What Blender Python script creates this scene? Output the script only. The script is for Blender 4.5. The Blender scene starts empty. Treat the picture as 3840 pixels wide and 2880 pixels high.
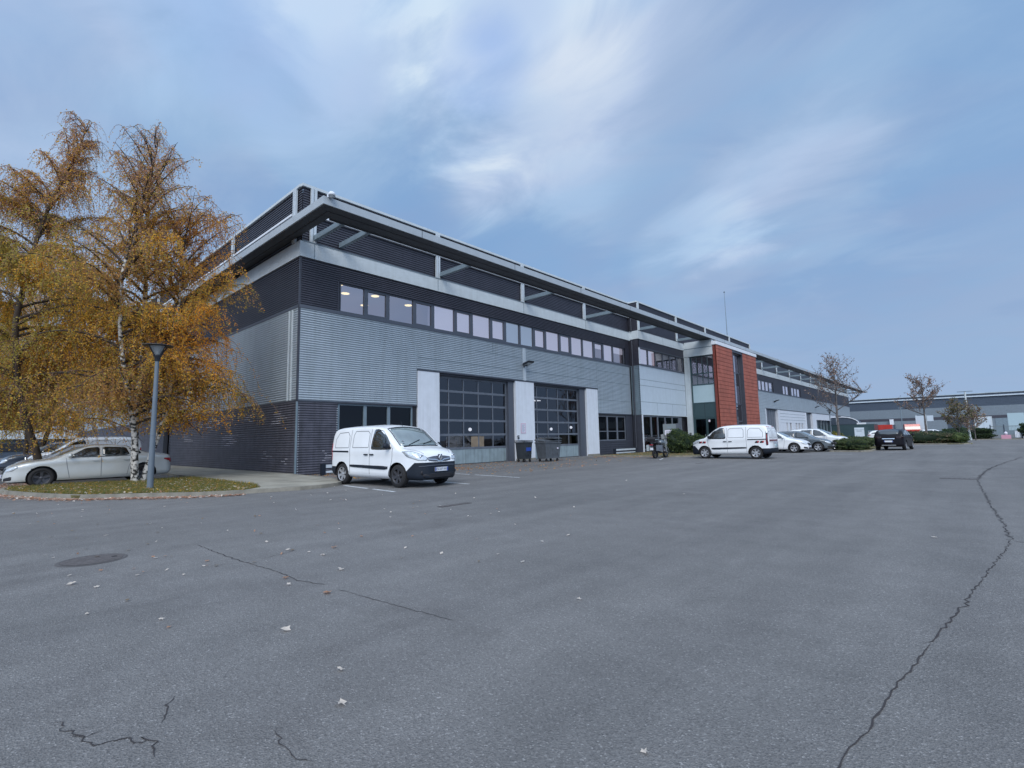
import bpy, bmesh, math, random
import numpy as np
from mathutils import Vector, Matrix
from mathutils.bvhtree import BVHTree
R = math.radians
random.seed(7)
sc = bpy.context.scene
COL = sc.collection

# ---------------------------------------------------------------- camera
def make_camera():
    yaw, pitch, roll = -0.737520897, 0.109075142, -0.0206468768
    cy, sy, cp, sp = math.cos(yaw), math.sin(yaw), math.cos(pitch), math.sin(pitch)
    f = Vector((sy*cp, cy*cp, sp)); r = Vector((cy, -sy, 0)); u = r.cross(f)
    cr, sr = math.cos(roll), math.sin(roll)
    r2 = cr*r + sr*u; u2 = -sr*r + cr*u
    cam = bpy.data.cameras.new('camera'); o = bpy.data.objects.new('camera', cam); COL.objects.link(o)
    o.matrix_world = Matrix(((r2.x, u2.x, -f.x, 0), (r2.y, u2.y, -f.y, 0), (r2.z, u2.z, -f.z, 1.3), (0, 0, 0, 1)))
    cam.sensor_width = 36; cam.lens = 36*1889.32/3840; cam.clip_start = .05; cam.clip_end = 4000
    sc.camera = o
make_camera()

# ---------------------------------------------------------------- world and sun
SUN_EL, SUN_AZ = 42, 143      # azimuth measured clockwise from +Y
def make_world():
    w = bpy.data.worlds.new('World'); sc.world = w; w.use_nodes = True
    nt = w.node_tree; N = nt.nodes; L = nt.links; N.clear()
    def n(t, **k):
        x = N.new(t)
        for a, b in k.items(): setattr(x, a, b)
        return x
    def mth(op, a, b=None, clamp=False):
        x = n('ShaderNodeMath', operation=op, use_clamp=clamp)
        for i, v in enumerate((a, b)):
            if v is None: continue
            if isinstance(v, (int, float)): x.inputs[i].default_value = v
            else: L.new(v, x.inputs[i])
        return x.outputs[0]
    tc = n('ShaderNodeTexCoord'); D = tc.outputs['Generated']
    sep = n('ShaderNodeSeparateXYZ'); L.new(D, sep.inputs[0])
    zc = mth('ADD', mth('MAXIMUM', sep.outputs[2], 0.0), .16)
    cmb = n('ShaderNodeCombineXYZ'); L.new(mth('DIVIDE', sep.outputs[0], zc), cmb.inputs[0]); L.new(mth('DIVIDE', sep.outputs[1], zc), cmb.inputs[1])
    def noise(scale, detail, rough, off, dist=0):
        mp = n('ShaderNodeMapping'); L.new(cmb.outputs[0], mp.inputs[0]); mp.inputs['Location'].default_value = off
        mp.inputs['Rotation'].default_value = (0, 0, R(20)); mp.inputs['Scale'].default_value = (1, 1.5, 1)
        t = n('ShaderNodeTexNoise'); L.new(mp.outputs[0], t.inputs[0]); t.inputs['Scale'].default_value = scale
        t.inputs['Detail'].default_value = detail; t.inputs['Roughness'].default_value = rough; t.inputs['Distortion'].default_value = dist
        return t.outputs[0]
    n1 = noise(.8, 3.5, .42, (3.1, 1.7, 0), .4); n2 = noise(2.2, 8, .56, (9, 4, 2), .5)
    v = mth('ADD', mth('MULTIPLY', mth('SUBTRACT', n1, .5), .72), mth('MULTIPLY', mth('SUBTRACT', n2, .5), .46))
    v = mth('ADD', v, .40)
    # broad bright and dark banks of cloud, all but the first round a direction of the real sky; the first is added fill behind the camera
    wob = mth('ADD', mth('MULTIPLY', mth('SUBTRACT', n1, .5), 2.6), mth('MULTIPLY', mth('SUBTRACT', n2, .5), 1.5))
    for d, rad, amp in [((.5, -.6, .62), 60, .5), ((-.455, .61, .645), 9, .22), ((-.50, .62, .60), 11, .18), ((-.41, .69, .59), 15, .17), ((-.32, .70, .64), 16, .14), ((-.642, .45, .62), 9, .12), ((-.351, .885, .306), 5, .17), ((-.45, .86, .27), 16, .10), ((-.30, .80, .5), 16, .06),
                        ((-.753, .393, .528), 8, .12), ((-.918, .08, .388), 26, .18), ((-.62, .45, .64), 10, .10), ((-.78, .28, .56), 12, .08),
                        ((-.1, .88, .44), 18, -.16), ((-.40, .80, .449), 12, -.18), ((-.60, .67, .43), 13, -.14), ((-.803, .397, .444), 10, -.12), ((-.66, .56, .46), 11, -.14), ((-.2, .9, .35), 12, -.08), ((-.03, .986, .166), 16, .08)]:
        dp = n('ShaderNodeVectorMath', operation='DOT_PRODUCT'); L.new(D, dp.inputs[0]); dp.inputs[1].default_value = Vector(d).normalized()
        mr = n('ShaderNodeMapRange', interpolation_type='SMOOTHERSTEP'); L.new(mth('ADD', dp.outputs['Value'], mth('MULTIPLY', wob, 1-math.cos(R(rad*1.5)))) if rad < 30 else dp.outputs['Value'], mr.inputs[0])
        mr.inputs[1].default_value = math.cos(R(rad*1.5)); mr.inputs[2].default_value = 1.0; mr.inputs[3].default_value = 0; mr.inputs[4].default_value = amp
        v = mth('ADD', v, mr.outputs[0])
    ramp = n('ShaderNodeValToRGB'); L.new(v, ramp.inputs[0]); e = ramp.color_ramp.elements
    e[0].position = .0; e[0].color = (.225, .37, .63, 1); e[1].position = 1.0; e[1].color = (.64, .75, .89, 1)
    for p, c in ((.3, (.27, .41, .655, 1)), (.52, (.34, .475, .70, 1)), (.72, (.435, .565, .785, 1)), (.88, (.53, .655, .84, 1))):
        x = e.new(p); x.color = c
    hz = n('ShaderNodeMapRange'); L.new(sep.outputs[2], hz.inputs[0]); hz.inputs[1].default_value = .0; hz.inputs[2].default_value = .34
    hz.inputs[3].default_value = .8; hz.inputs[4].default_value = 0; hz.interpolation_type = 'SMOOTHSTEP'
    n3 = noise(1.7, 3, .5, (5, 8, 1), .3); lr = n('ShaderNodeValToRGB'); L.new(n3, lr.inputs[0]); le = lr.color_ramp.elements
    le[0].position = .38; le[0].color = (.94, 1.01, 1.02, 1); le[1].position = .62; le[1].color = (1.03, 1.0, .99, 1)
    lm = n('ShaderNodeMixRGB', blend_type='MULTIPLY'); lm.inputs[0].default_value = 1; L.new(ramp.outputs[0], lm.inputs[1]); L.new(lr.outputs[0], lm.inputs[2])
    mixh = n('ShaderNodeMixRGB'); L.new(hz.outputs[0], mixh.inputs[0]); L.new(lm.outputs[0], mixh.inputs[1]); mixh.inputs[2].default_value = (.33, .455, .66, 1)
    sky = n('ShaderNodeTexSky', sky_type='NISHITA', sun_disc=False, sun_elevation=R(SUN_EL), sun_rotation=R(SUN_AZ)); sky.air_density = 1.0; sky.dust_density = .3; sky.ozone_density = 3
    tint = n('ShaderNodeMixRGB', blend_type='MULTIPLY'); tint.inputs[0].default_value = 1; L.new(sky.outputs[0], tint.inputs[1]); tint.inputs[2].default_value = (.80, .92, 1.1, 1)
    b1 = n('ShaderNodeBackground'); L.new(tint.outputs[0], b1.inputs[0]); b1.inputs[1].default_value = .20
    b2 = n('ShaderNodeBackground'); L.new(mixh.outputs[0], b2.inputs[0]); 
    dpb = n('ShaderNodeVectorMath', operation='DOT_PRODUCT'); L.new(D, dpb.inputs[0]); dpb.inputs[1].default_value = Vector((.45, -.72, .52)).normalized()  # added brightening of the sky behind the camera, to lift the left facade
    mrb = n('ShaderNodeMapRange', interpolation_type='SMOOTHSTEP'); L.new(dpb.outputs['Value'], mrb.inputs[0]); mrb.inputs[1].default_value = -.35; mrb.inputs[2].default_value = .9; mrb.inputs[3].default_value = 1/1.41; mrb.inputs[4].default_value = 1.35
    L.new(mrb.outputs[0], b2.inputs[1])
    # clear holes in the cloud near the zenith side
    hole = None
    for d, rad, amp in [((-.55, .555, .62), 4, .26), ((-.485, .555, .675), 4.5, .30), ((-.70, .25, .66), 9, .2)]:
        dp = n('ShaderNodeVectorMath', operation='DOT_PRODUCT'); L.new(D, dp.inputs[0]); dp.inputs[1].default_value = Vector(d).normalized()
        mr = n('ShaderNodeMapRange', interpolation_type='SMOOTHSTEP'); L.new(mth('ADD', dp.outputs['Value'], mth('MULTIPLY', wob, 1-math.cos(R(rad*1.5)))), mr.inputs[0])
        mr.inputs[1].default_value = math.cos(R(rad*1.5)); mr.inputs[2].default_value = 1.0; mr.inputs[3].default_value = 0; mr.inputs[4].default_value = amp
        hole = mr.outputs[0] if hole is None else mth('ADD', hole, mr.outputs[0])
    fac = mth('SUBTRACT', 1.0, mth('MINIMUM', hole, .85))
    mx = n('ShaderNodeMixShader'); L.new(fac, mx.inputs[0]); L.new(b1.outputs[0], mx.inputs[1]); L.new(b2.outputs[0], mx.inputs[2])
    out = n('ShaderNodeOutputWorld'); L.new(mx.outputs[0], out.inputs[0])
    w.cycles.sampling_method = 'MANUAL'; w.cycles.sample_map_resolution = 512
    ld = bpy.data.lights.new('sun', 'SUN'); ld.energy = 1.5; ld.angle = R(35); ld.color = (1, .96, .9)
    lo = bpy.data.objects.new('sun', ld); COL.objects.link(lo)
    a, el = R(SUN_AZ), R(SUN_EL)
    lo.rotation_euler = Vector((math.sin(a)*math.cos(el), math.cos(a)*math.cos(el), math.sin(el))).to_track_quat('Z', 'Y').to_euler()
make_world()
sc.view_settings.view_transform = 'Standard'; sc.view_settings.look = 'None'; sc.view_settings.gamma = 1; sc.view_settings.exposure = .5
sc.view_settings.use_curve_mapping = False
sc.render.film_transparent = False
sc.cycles.max_bounces = 8; sc.cycles.transparent_max_bounces = 16; sc.cycles.caustics_reflective = False; sc.cycles.caustics_refractive = False

# ---------------------------------------------------------------- materials
def mat(name, col, rough=.6, metal=0, spec=.5, var=0, vscale=3, bump=0, bscale=40, streak=0, coat=0, emit=None, estr=1, col2=None, stretch=(1, 1, 1), rp=(.3, .7)):
    m = bpy.data.materials.new(name); m.use_nodes = True; nt = m.node_tree; N = nt.nodes; L = nt.links
    b = N['Principled BSDF']; b.inputs['Roughness'].default_value = rough; b.inputs['Metallic'].default_value = metal
    b.inputs['Specular IOR Level'].default_value = spec; b.inputs['Coat Weight'].default_value = coat; b.inputs['Coat Roughness'].default_value = .05
    c = tuple(col)+(1,); b.inputs['Base Color'].default_value = c
    tc = N.new('ShaderNodeTexCoord')
    def nz(scale, detail=6, st=(1, 1, 1)):
        mp = N.new('ShaderNodeMapping'); L.new(tc.outputs['Object'], mp.inputs[0]); mp.inputs['Scale'].default_value = st
        t = N.new('ShaderNodeTexNoise'); L.new(mp.outputs[0], t.inputs[0]); t.inputs['Scale'].default_value = scale; t.inputs['Detail'].default_value = detail
        return t.outputs[0]
    src = None
    if var:
        r = N.new('ShaderNodeValToRGB'); L.new(nz(vscale, 6, stretch), r.inputs[0]); e = r.color_ramp.elements
        e[0].position = rp[0]; e[1].position = rp[1]
        k = 1-var
        e[0].color = tuple(x*k for x in col)+(1,); e[1].color = (tuple(col2)+(1,)) if col2 else tuple(min(1, x*(1+var)) for x in col)+(1,)
        src = r.outputs[0]
    if streak:
        r2 = N.new('ShaderNodeValToRGB'); L.new(nz(1.6, 5, (4, 4, .22)), r2.inputs[0]); e = r2.color_ramp.elements
        e[0].position = .45; e[0].color = (1, 1, 1, 1); e[1].position = .75; e[1].color = (1-streak, 1-streak, 1-streak*1.1, 1)
        mx = N.new('ShaderNodeMixRGB'); mx.blend_type = 'MULTIPLY'; mx.inputs[0].default_value = 1
        if src: L.new(src, mx.inputs[1])
        else: mx.inputs[1].default_value = c
        L.new(r2.outputs[0], mx.inputs[2]); src = mx.outputs[0]
    if src: L.new(src, b.inputs['Base Color'])
    if bump:
        bp = N.new('ShaderNodeBump'); bp.inputs['Strength'].default_value = bump; bp.inputs['Distance'].default_value = .01
        L.new(nz(bscale, 4), bp.inputs['Height']); L.new(bp.outputs[0], b.inputs['Normal'])
    if emit: b.inputs['Emission Color'].default_value = tuple(emit)+(1,); b.inputs['Emission Strength'].default_value = estr
    return m

def asphalt_mat():
    m = bpy.data.materials.new('asphalt'); m.use_nodes = True; nt = m.node_tree; N = nt.nodes; L = nt.links
    b = N['Principled BSDF']; b.inputs['Roughness'].default_value = .82; b.inputs['Specular IOR Level'].default_value = .35
    tc = N.new('ShaderNodeTexCoord'); O = tc.outputs['Object']
    def nz(scale, detail=4, rough=.5, st=(1, 1, 1)):
        mp = N.new('ShaderNodeMapping'); L.new(O, mp.inputs[0]); mp.inputs['Scale'].default_value = st
        t = N.new('ShaderNodeTexNoise'); L.new(mp.outputs[0], t.inputs[0]); t.inputs['Scale'].default_value = scale; t.inputs['Detail'].default_value = detail
        t.inputs['Roughness'].default_value = rough; return t.outputs[0]
    def ramp(s, stops):
        r = N.new('ShaderNodeValToRGB'); L.new(s, r.inputs[0]); e = r.color_ramp.elements
        e[0].position, e[0].color = stops[0][0], tuple(stops[0][1])+(1,); e[1].position, e[1].color = stops[-1][0], tuple(stops[-1][1])+(1,)
        for p, c in stops[1:-1]: x = e.new(p); x.color = tuple(c)+(1,)
        return r.outputs[0]
    def mix(a, c, mode='MULTIPLY', f=1):
        x = N.new('ShaderNodeMixRGB'); x.blend_type = mode; x.inputs[0].default_value = f
        L.new(a, x.inputs[1]); L.new(c, x.inputs[2]); return x.outputs[0]
    base = ramp(nz(.16, 7, .62), [(.3, (.130, .128, .127)), (.5, (.157, .153, .151)), (.72, (.182, .178, .177))])
    tracks = ramp(nz(.5, 5, .6, (2.2, .16, 1)), [(.35, (.86, .86, .87)), (.65, (1.07, 1.07, 1.07))])
    c = mix(base, tracks)
    c = mix(c, ramp(nz(.33, 6, .7), [(.54, (1, 1, 1)), (.70, (.80, .79, .79))]))
    c = mix(c, ramp(nz(2.2, 5, .6), [(.3, (.9, .9, .9)), (.7, (1.08, 1.08, 1.08))]))
    c = mix(c, ramp(nz(60, 3, .75), [(.32, (.84, .84, .85)), (.5, (1, 1, 1)), (.66, (1.16, 1.16, 1.17))]))
    vo = N.new('ShaderNodeTexVoronoi'); L.new(O, vo.inputs[0]); vo.inputs['Scale'].default_value = 125
    sepc = N.new('ShaderNodeSeparateColor'); L.new(vo.outputs['Color'], sepc.inputs[0])
    c = mix(c, ramp(sepc.outputs[0], [(0, (.70, .70, .71)), (.25, (.92, .92, .92)), (.8, (1.04, 1.04, 1.04)), (.94, (1.2, 1.2, 1.2)), (1, (1.75, 1.75, 1.75))]))
    L.new(c, b.inputs['Base Color'])
    bp = N.new('ShaderNodeBump'); bp.inputs['Strength'].default_value = .7; bp.inputs['Distance'].default_value = .006
    mm = N.new('ShaderNodeMath'); mm.operation = 'ADD'; L.new(vo.outputs['Distance'], mm.inputs[0]); L.new(nz(45, 3, .7), mm.inputs[1])
    L.new(mm.outputs[0], bp.inputs['Height']); L.new(bp.outputs[0], b.inputs['Normal'])
    return m

def glass_mat(name, tint=(.8, .85, .9), refl=.12, gl=(.9, .93, 1)):
    m = bpy.data.materials.new(name); m.use_nodes = True; nt = m.node_tree; N = nt.nodes; L = nt.links; N.clear()
    fr = N.new('ShaderNodeFresnel'); fr.inputs[0].default_value = 1.52
    ad = N.new('ShaderNodeMath'); ad.operation = 'MULTIPLY_ADD'; L.new(fr.outputs[0], ad.inputs[0]); ad.inputs[1].default_value = 1.3; ad.inputs[2].default_value = refl; ad.use_clamp = True
    g = N.new('ShaderNodeBsdfGlossy'); g.inputs['Roughness'].default_value = .015; g.inputs[0].default_value = tuple(gl)+(1,)
    t = N.new('ShaderNodeBsdfTransparent'); t.inputs[0].default_value = tuple(tint)+(1,)
    bp = N.new('ShaderNodeBump'); bp.inputs['Strength'].default_value = .03; tn = N.new('ShaderNodeTexNoise'); tn.inputs['Scale'].default_value = .9
    tc = N.new('ShaderNodeTexCoord'); L.new(tc.outputs['Object'], tn.inputs[0]); L.new(tn.outputs[0], bp.inputs['Height']); L.new(bp.outputs[0], g.inputs['Normal'])
    mx = N.new('ShaderNodeMixShader'); L.new(ad.outputs[0], mx.inputs[0]); L.new(t.outputs[0], mx.inputs[1]); L.new(g.outputs[0], mx.inputs[2])
    o = N.new('ShaderNodeOutputMaterial'); L.new(mx.outputs[0], o.inputs[0]); return m

M = {}
def defmats():
    D = dict
    for n, k in dict(
        slate=D(col=(.043, .043, .060), rough=.5, metal=.0, streak=.12, var=.12, vscale=1.2),
        slate_flat=D(col=(.042, .046, .062), rough=.45, var=.1),
        slate_plinth=D(col=(.088, .085, .108), rough=.5, streak=.3, var=.25, vscale=2.5),
        grey_clad=D(col=(.38, .43, .475), rough=.45, streak=.14, var=.06, vscale=1),
        grey_far=D(col=(.165, .20, .235), rough=.5, var=.08),
        silver=D(col=(.50, .55, .60), rough=.42, streak=.18, var=.06),
        fascia=D(col=(.50, .55, .585), rough=.5, streak=.07, var=.05),
        canopy_edge=D(col=(.36, .40, .44), rough=.45, var=.06),
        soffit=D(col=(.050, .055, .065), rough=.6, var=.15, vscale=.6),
        strut=D(col=(.16, .21, .25), rough=.45, var=.1),
        white=D(col=(.66, .69, .75), rough=.6, streak=.10, var=.04),
        white_panel=D(col=(.50, .57, .64), rough=.4, streak=.05, var=.04),
        frame=D(col=(.075, .085, .11), rough=.4),
        gate_frame=D(col=(.12, .135, .165), rough=.4, var=.15),
        gate_skirt=D(col=(.25, .31, .34), rough=.45, streak=.3, var=.12),
        black=D(col=(.012, .012, .016), rough=.6),
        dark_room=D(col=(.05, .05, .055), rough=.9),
        roof=D(col=(.12, .12, .13), rough=.9),
        red=D(col=(.33, .092, .058), rough=.65, var=.2, vscale=1.5, streak=.14),
        red_dark=D(col=(.17, .035, .025), rough=.7),
        mint=D(col=(.36, .47, .52), rough=.3, var=.03),
        green_dark=D(col=(.035, .065, .075), rough=.3),
        blind_mint_glow=D(col=(.62, .78, .82), rough=.8, emit=(.7, .9, 1), estr=.14),  # faint backlight of the office put into the mint blind as emission
        blind=D(col=(.84, .81, .85), rough=.8, emit=(.86, .87, .98), estr=.24),  # blind glows by itself to brighten the panes, as if backlit
        ceiling_glow=D(col=(.45, .42, .48), rough=.9, emit=(.8, .75, .9), estr=.05),  # slight self-glow stands in for lamplight on the room surfaces
        carton=D(col=(.22, .17, .12), rough=.8, var=.2),
        concrete=D(col=(.27, .255, .215), rough=.9, var=.22, vscale=1.3, bump=.4, bscale=60),
        kerb=D(col=(.21, .195, .165), rough=.9, var=.25, vscale=4, bump=.4),
        soil=D(col=(.10, .085, .04), rough=1, var=.4, vscale=5, bump=.8, bscale=30, col2=(.15, .14, .045)),
        mark=D(col=(.50, .52, .54), rough=.8, var=.35, vscale=9),
        crack=D(col=(.035, .031, .034), rough=1), seal=D(col=(.085, .08, .082), rough=1),
        iron=D(col=(.10, .09, .09), rough=.7, metal=.2, var=.35, vscale=20, bump=.5, bscale=90),
        post=D(col=(.12, .15, .185), rough=.45, var=.06),
        lamp_black=D(col=(.018, .022, .03), rough=.4),
        worn=D(col=(.46, .45, .50), rough=.8, var=.3, vscale=8),
        galv=D(col=(.45, .5, .52), rough=.4, metal=.3, var=.1),
        carwhite=D(col=(.74, .76, .79), rough=.3, coat=.5, var=.06, vscale=1.6),
        carpearl=D(col=(.56, .58, .58), rough=.25, coat=.8, metal=.15, var=.03),
        cardark=D(col=(.030, .042, .065), rough=.25, coat=.8),
        carblack=D(col=(.005, .004, .007), rough=.35, coat=.08, spec=.2), tail_dark=D(col=(.012, .002, .003), rough=.2),
        cargrey=D(col=(.11, .13, .15), rough=.25, coat=.8, metal=.3),
        carred=D(col=(.45, .04, .03), rough=.3, coat=.6),
        trim=D(col=(.012, .017, .027), rough=.6, spec=.25, var=.1),
        seam=D(col=(.12, .13, .15), rough=.7),
        panelline=D(col=(.20, .21, .23), rough=.7),
        carglass=D(col=(.012, .016, .018), rough=.04, coat=1, spec=1),
        screen_glass=D(col=(.16, .20, .21), rough=.05, coat=1, spec=1, var=.3, vscale=1.4),
        tyre=D(col=(.014, .014, .016), rough=.85),
        rim=D(col=(.48, .49, .52), rough=.3, metal=.6),
        rim_dark=D(col=(.07, .07, .08), rough=.4, metal=.5),
        chrome=D(col=(.75, .77, .8), rough=.15, metal=.9),
        lens=D(col=(.58, .62, .66), rough=.08, coat=1, metal=.3, var=.3, vscale=14),
        tail=D(col=(.35, .01, .02), rough=.15, coat=1),
        plate=D(col=(.62, .65, .72), rough=.4),
        blue=D(col=(.02, .06, .30), rough=.5),
        bin_plastic=D(col=(.075, .085, .10), rough=.5, var=.25, vscale=4),
        bin_dark=D(col=(.028, .034, .042), rough=.5, var=.2),
        paper=D(col=(.62, .6, .7), rough=.7),
        pink=D(col=(.55, .28, .38), rough=.7),
        birch_bark=D(col=(.50, .47, .43), rough=.8, var=.94, vscale=6.5, stretch=(1, 1, 1.5), rp=(.43, .53), col2=(.60, .57, .53)),
        bark=D(col=(.06, .045, .035), rough=.9, var=.4, vscale=6, bump=.6),
        bark_grey=D(col=(.11, .10, .10), rough=.9, var=.4, vscale=6),
        twig=D(col=(.14, .075, .055), rough=.9),
        leaf_gold=D(col=(.76, .43, .06), rough=.7), leaf_orange=D(col=(.78, .34, .035), rough=.7), leaf_olive=D(col=(.38, .30, .06), rough=.7),
        leaf_brown=D(col=(.54, .30, .09), rough=.8), leaf_russet=D(col=(.52, .25, .13), rough=.8), leaf_mauve=D(col=(.50, .32, .25), rough=.8),
        leaf_dry=D(col=(.50, .28, .18), rough=.8), leaf_pale=D(col=(.80, .71, .63), rough=.8), leaf_tan=D(col=(.24, .18, .12), rough=.8), leaf_drab=D(col=(.17, .12, .10), rough=.8), leaf_dull=D(col=(.22, .19, .07), rough=.8),
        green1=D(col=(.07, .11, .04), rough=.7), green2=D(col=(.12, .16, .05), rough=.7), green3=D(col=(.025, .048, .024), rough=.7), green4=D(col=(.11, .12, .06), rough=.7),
        grass1=D(col=(.17, .16, .035), rough=.8), grass2=D(col=(.27, .23, .06), rough=.8),
        fence_grey=D(col=(.16, .19, .21), rough=.5),
        navy_far=D(col=(.048, .068, .10), rough=.6, var=.08),
        lit_lamp=D(col=(1, .9, .6), emit=(1, .84, .42), estr=1.1),
        lit_panel=D(col=(1, 1, 1), emit=(.9, .95, 1), estr=.9),
        lamp_glass=D(col=(.35, .37, .38), rough=.15, coat=.5),
    ).items(): M[n] = mat(n, **k)
    M['asphalt'] = asphalt_mat()
    M['glass'] = glass_mat('window_glass', (.95, .92, .98), .26, (1, .93, .97))
    M['gate_glass'] = glass_mat('gate_glass', (.6, .6, .65), .07, (.6, .62, .68))
    M['dark_glass'] = glass_mat('dark_glass', (.35, .4, .42), .0, (.5, .52, .56))
    # thin leaves let some light through
    for k in [k for k in M if k.startswith(('leaf_', 'green', 'grass')) and k not in ('green_dark',)]:
        nt = M[k].node_tree; N = nt.nodes; b = N['Principled BSDF']; o = N['Material Output']; t = N.new('ShaderNodeBsdfTranslucent')
        c = b.inputs['Base Color'].default_value; t.inputs[0].default_value = tuple(min(1, x*1.25) for x in c[:3])+(1,)
        mx = N.new('ShaderNodeMixShader'); mx.inputs[0].default_value = .5; nt.links.new(b.outputs[0], mx.inputs[1]); nt.links.new(t.outputs[0], mx.inputs[2]); nt.links.new(mx.outputs[0], o.inputs[0])
defmats()

# ---------------------------------------------------------------- mesh helpers
class MB:
    def __init__(s): s.v = []; s.f = []; s.m = []; s.sm = []
    def add(s, vs, fs, mi=0, smooth=False):
        k = len(s.v); s.v += [tuple(p) for p in vs]; s.f += [tuple(i+k for i in f) for f in fs]; s.m += [mi]*len(fs); s.sm += [smooth]*len(fs); return s
    def box(s, x0, x1, y0, y1, z0, z1, mi=0):
        if x0 > x1: x0, x1 = x1, x0
        if y0 > y1: y0, y1 = y1, y0
        return s.add([(x, y, z) for z in (z0, z1) for y in (y0, y1) for x in (x0, x1)],
                     [(0, 2, 3, 1), (4, 5, 7, 6), (0, 1, 5, 4), (2, 6, 7, 3), (0, 4, 6, 2), (1, 3, 7, 5)], mi)
    def tube(s, p0, p1, r0, r1=None, n=8, mi=0, cap=True, smooth=True):
        r1 = r0 if r1 is None else r1; p0, p1 = Vector(p0), Vector(p1); d = (p1-p0).normalized()
        a = d.orthogonal().normalized(); b = d.cross(a)
        vs = [p + r*(a*math.cos(2*math.pi*i/n)+b*math.sin(2*math.pi*i/n)) for p, r in ((p0, r0), (p1, r1)) for i in range(n)]
        s.add(vs, [(i, (i+1) % n, n+(i+1) % n, n+i) for i in range(n)], mi, smooth)
        if cap: s.add(vs, [tuple(range(n))[::-1], tuple(range(n, 2*n))], mi)
        return s
    def path(s, pts, rs, n=8, mi=0):
        for i in range(len(pts)-1):
            r0 = rs[i] if isinstance(rs, (list, tuple)) else rs; r1 = rs[i+1] if isinstance(rs, (list, tuple)) else rs
            s.tube(pts[i], pts[i+1], r0, r1, n, mi)
        return s
    def lathe(s, prof, n=24, axis='z', c=(0, 0, 0), mi=0, smooth=True):
        vs = []
        for r, h in prof:
            for i in range(n):
                a = 2*math.pi*i/n; p = (r*math.cos(a), r*math.sin(a), h)
                if axis == 'y': p = (p[0], h, p[1])
                if axis == 'x': p = (h, p[0], p[1])
                vs.append((p[0]+c[0], p[1]+c[1], p[2]+c[2]))
        fs = [(j*n+i, j*n+(i+1) % n, (j+1)*n+(i+1) % n, (j+1)*n+i) for j in range(len(prof)-1) for i in range(n)]
        s.add(vs, fs, mi, smooth); return s
    def ell(s, c, r, mi=0, n=12, k=8):
        return s.lathe([(max(1e-4, math.sin(math.pi*j/k)), -math.cos(math.pi*j/k)) for j in range(k+1)], n, 'z', (0, 0, 0), mi) if False else s._ell(c, r, mi, n, k)
    def _ell(s, c, r, mi, n, k):
        vs = [(c[0]+r[0]*math.sin(math.pi*j/k)*math.cos(2*math.pi*i/n), c[1]+r[1]*math.sin(math.pi*j/k)*math.sin(2*math.pi*i/n), c[2]-r[2]*math.cos(math.pi*j/k)) for j in range(k+1) for i in range(n)]
        return s.add(vs, [(j*n+i, j*n+(i+1) % n, (j+1)*n+(i+1) % n, (j+1)*n+i) for j in range(k) for i in range(n)], mi, True)
    def prism(s, poly, d0, d1, axis='x', mi=0):
        def P(a, b, d): return {'x': (d, a, b), 'y': (a, d, b), 'z': (a, b, d)}[axis]
        n = len(poly); vs = [P(a, b, d0) for a, b in poly]+[P(a, b, d1) for a, b in poly]
        return s.add(vs, [tuple(range(n))[::-1], tuple(range(n, 2*n))]+[(i, (i+1) % n, n+(i+1) % n, n+i) for i in range(n)], mi)
    def mesh(s, name, mats):
        me = bpy.data.meshes.new(name); me.from_pydata(s.v, [], s.f)
        for m in (mats if isinstance(mats, (list, tuple)) else [mats]): me.materials.append(M[m] if isinstance(m, str) else m)
        me.polygons.foreach_set('material_index', s.m); me.polygons.foreach_set('use_smooth', s.sm); me.update(); return me
    def build(s, name, mats, parent=None, fix=True):
        me = s.mesh(name, mats)
        if fix and len(s.f) < 60000:
            bm = bmesh.new(); bm.from_mesh(me); bmesh.ops.recalc_face_normals(bm, faces=bm.faces); bm.to_mesh(me); bm.free()
        o = bpy.data.objects.new(name, me); COL.objects.link(o)
        if parent: o.parent = parent
        return o

def tag(o, label=None, cat=None, group=None, kind=None):
    if label: o['label'] = label
    if cat: o['category'] = cat
    if group: o['group'] = group
    if kind: o['kind'] = kind
    return o
def thing(name, label, cat, loc=(0, 0, 0), rz=0, group=None):
    o = bpy.data.objects.new(name, None); COL.objects.link(o); o.location = loc; o.rotation_euler = (0, 0, rz); o.empty_display_size = .3
    return tag(o, label, cat, group)
def copy_tree(o, parent=None, loc=None, rz=None, label=None):
    c = o.copy(); COL.objects.link(c)
    if parent: c.parent = parent
    if loc is not None: c.location = loc
    if rz is not None: c.rotation_euler = (0, 0, rz)
    if label: c['label'] = label
    for ch in list(o.children): copy_tree(ch, c)
    return c

# wall planes: u runs along the wall, o outwards, z up
class Plane:
    def __init__(s, kind, base): s.k = kind; s.b = base
    def pt(s, u, o, z): return (s.b+o, u, z) if s.k == 'E' else (u, s.b-o, z)
    def box(s, mb, u0, u1, o0, o1, z0, z1, mi=0):
        a = s.pt(u0, o0, z0); b = s.pt(u1, o1, z1); mb.box(a[0], b[0], a[1], b[1], z0, z1, mi); return mb
    def quad(s, mb, u0, u1, o, z0, z1, mi=0): mb.add([s.pt(u0, o, z0), s.pt(u1, o, z0), s.pt(u1, o, z1), s.pt(u0, o, z1)], [(0, 1, 2, 3)], mi)
    def corr(s, mb, u0, u1, z0, z1, pitch=.1, depth=.045, o=0, mi=0):
        n = max(1, round((z1-z0)/pitch)); p = (z1-z0)/n; prof = []
        for i in range(n):
            z = z0+i*p; prof += [(0, z), (0, z+.46*p), (depth, z+.50*p), (depth*.85, z+.94*p)]
        prof.append((0, z1)); vs = []
        for d, z in prof: vs += [s.pt(u0, o+d, z), s.pt(u1, o+d, z)]
        mb.add(vs, [(2*i, 2*i+1, 2*i+3, 2*i+2) for i in range(len(prof)-1)], mi)
        return mb
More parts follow.
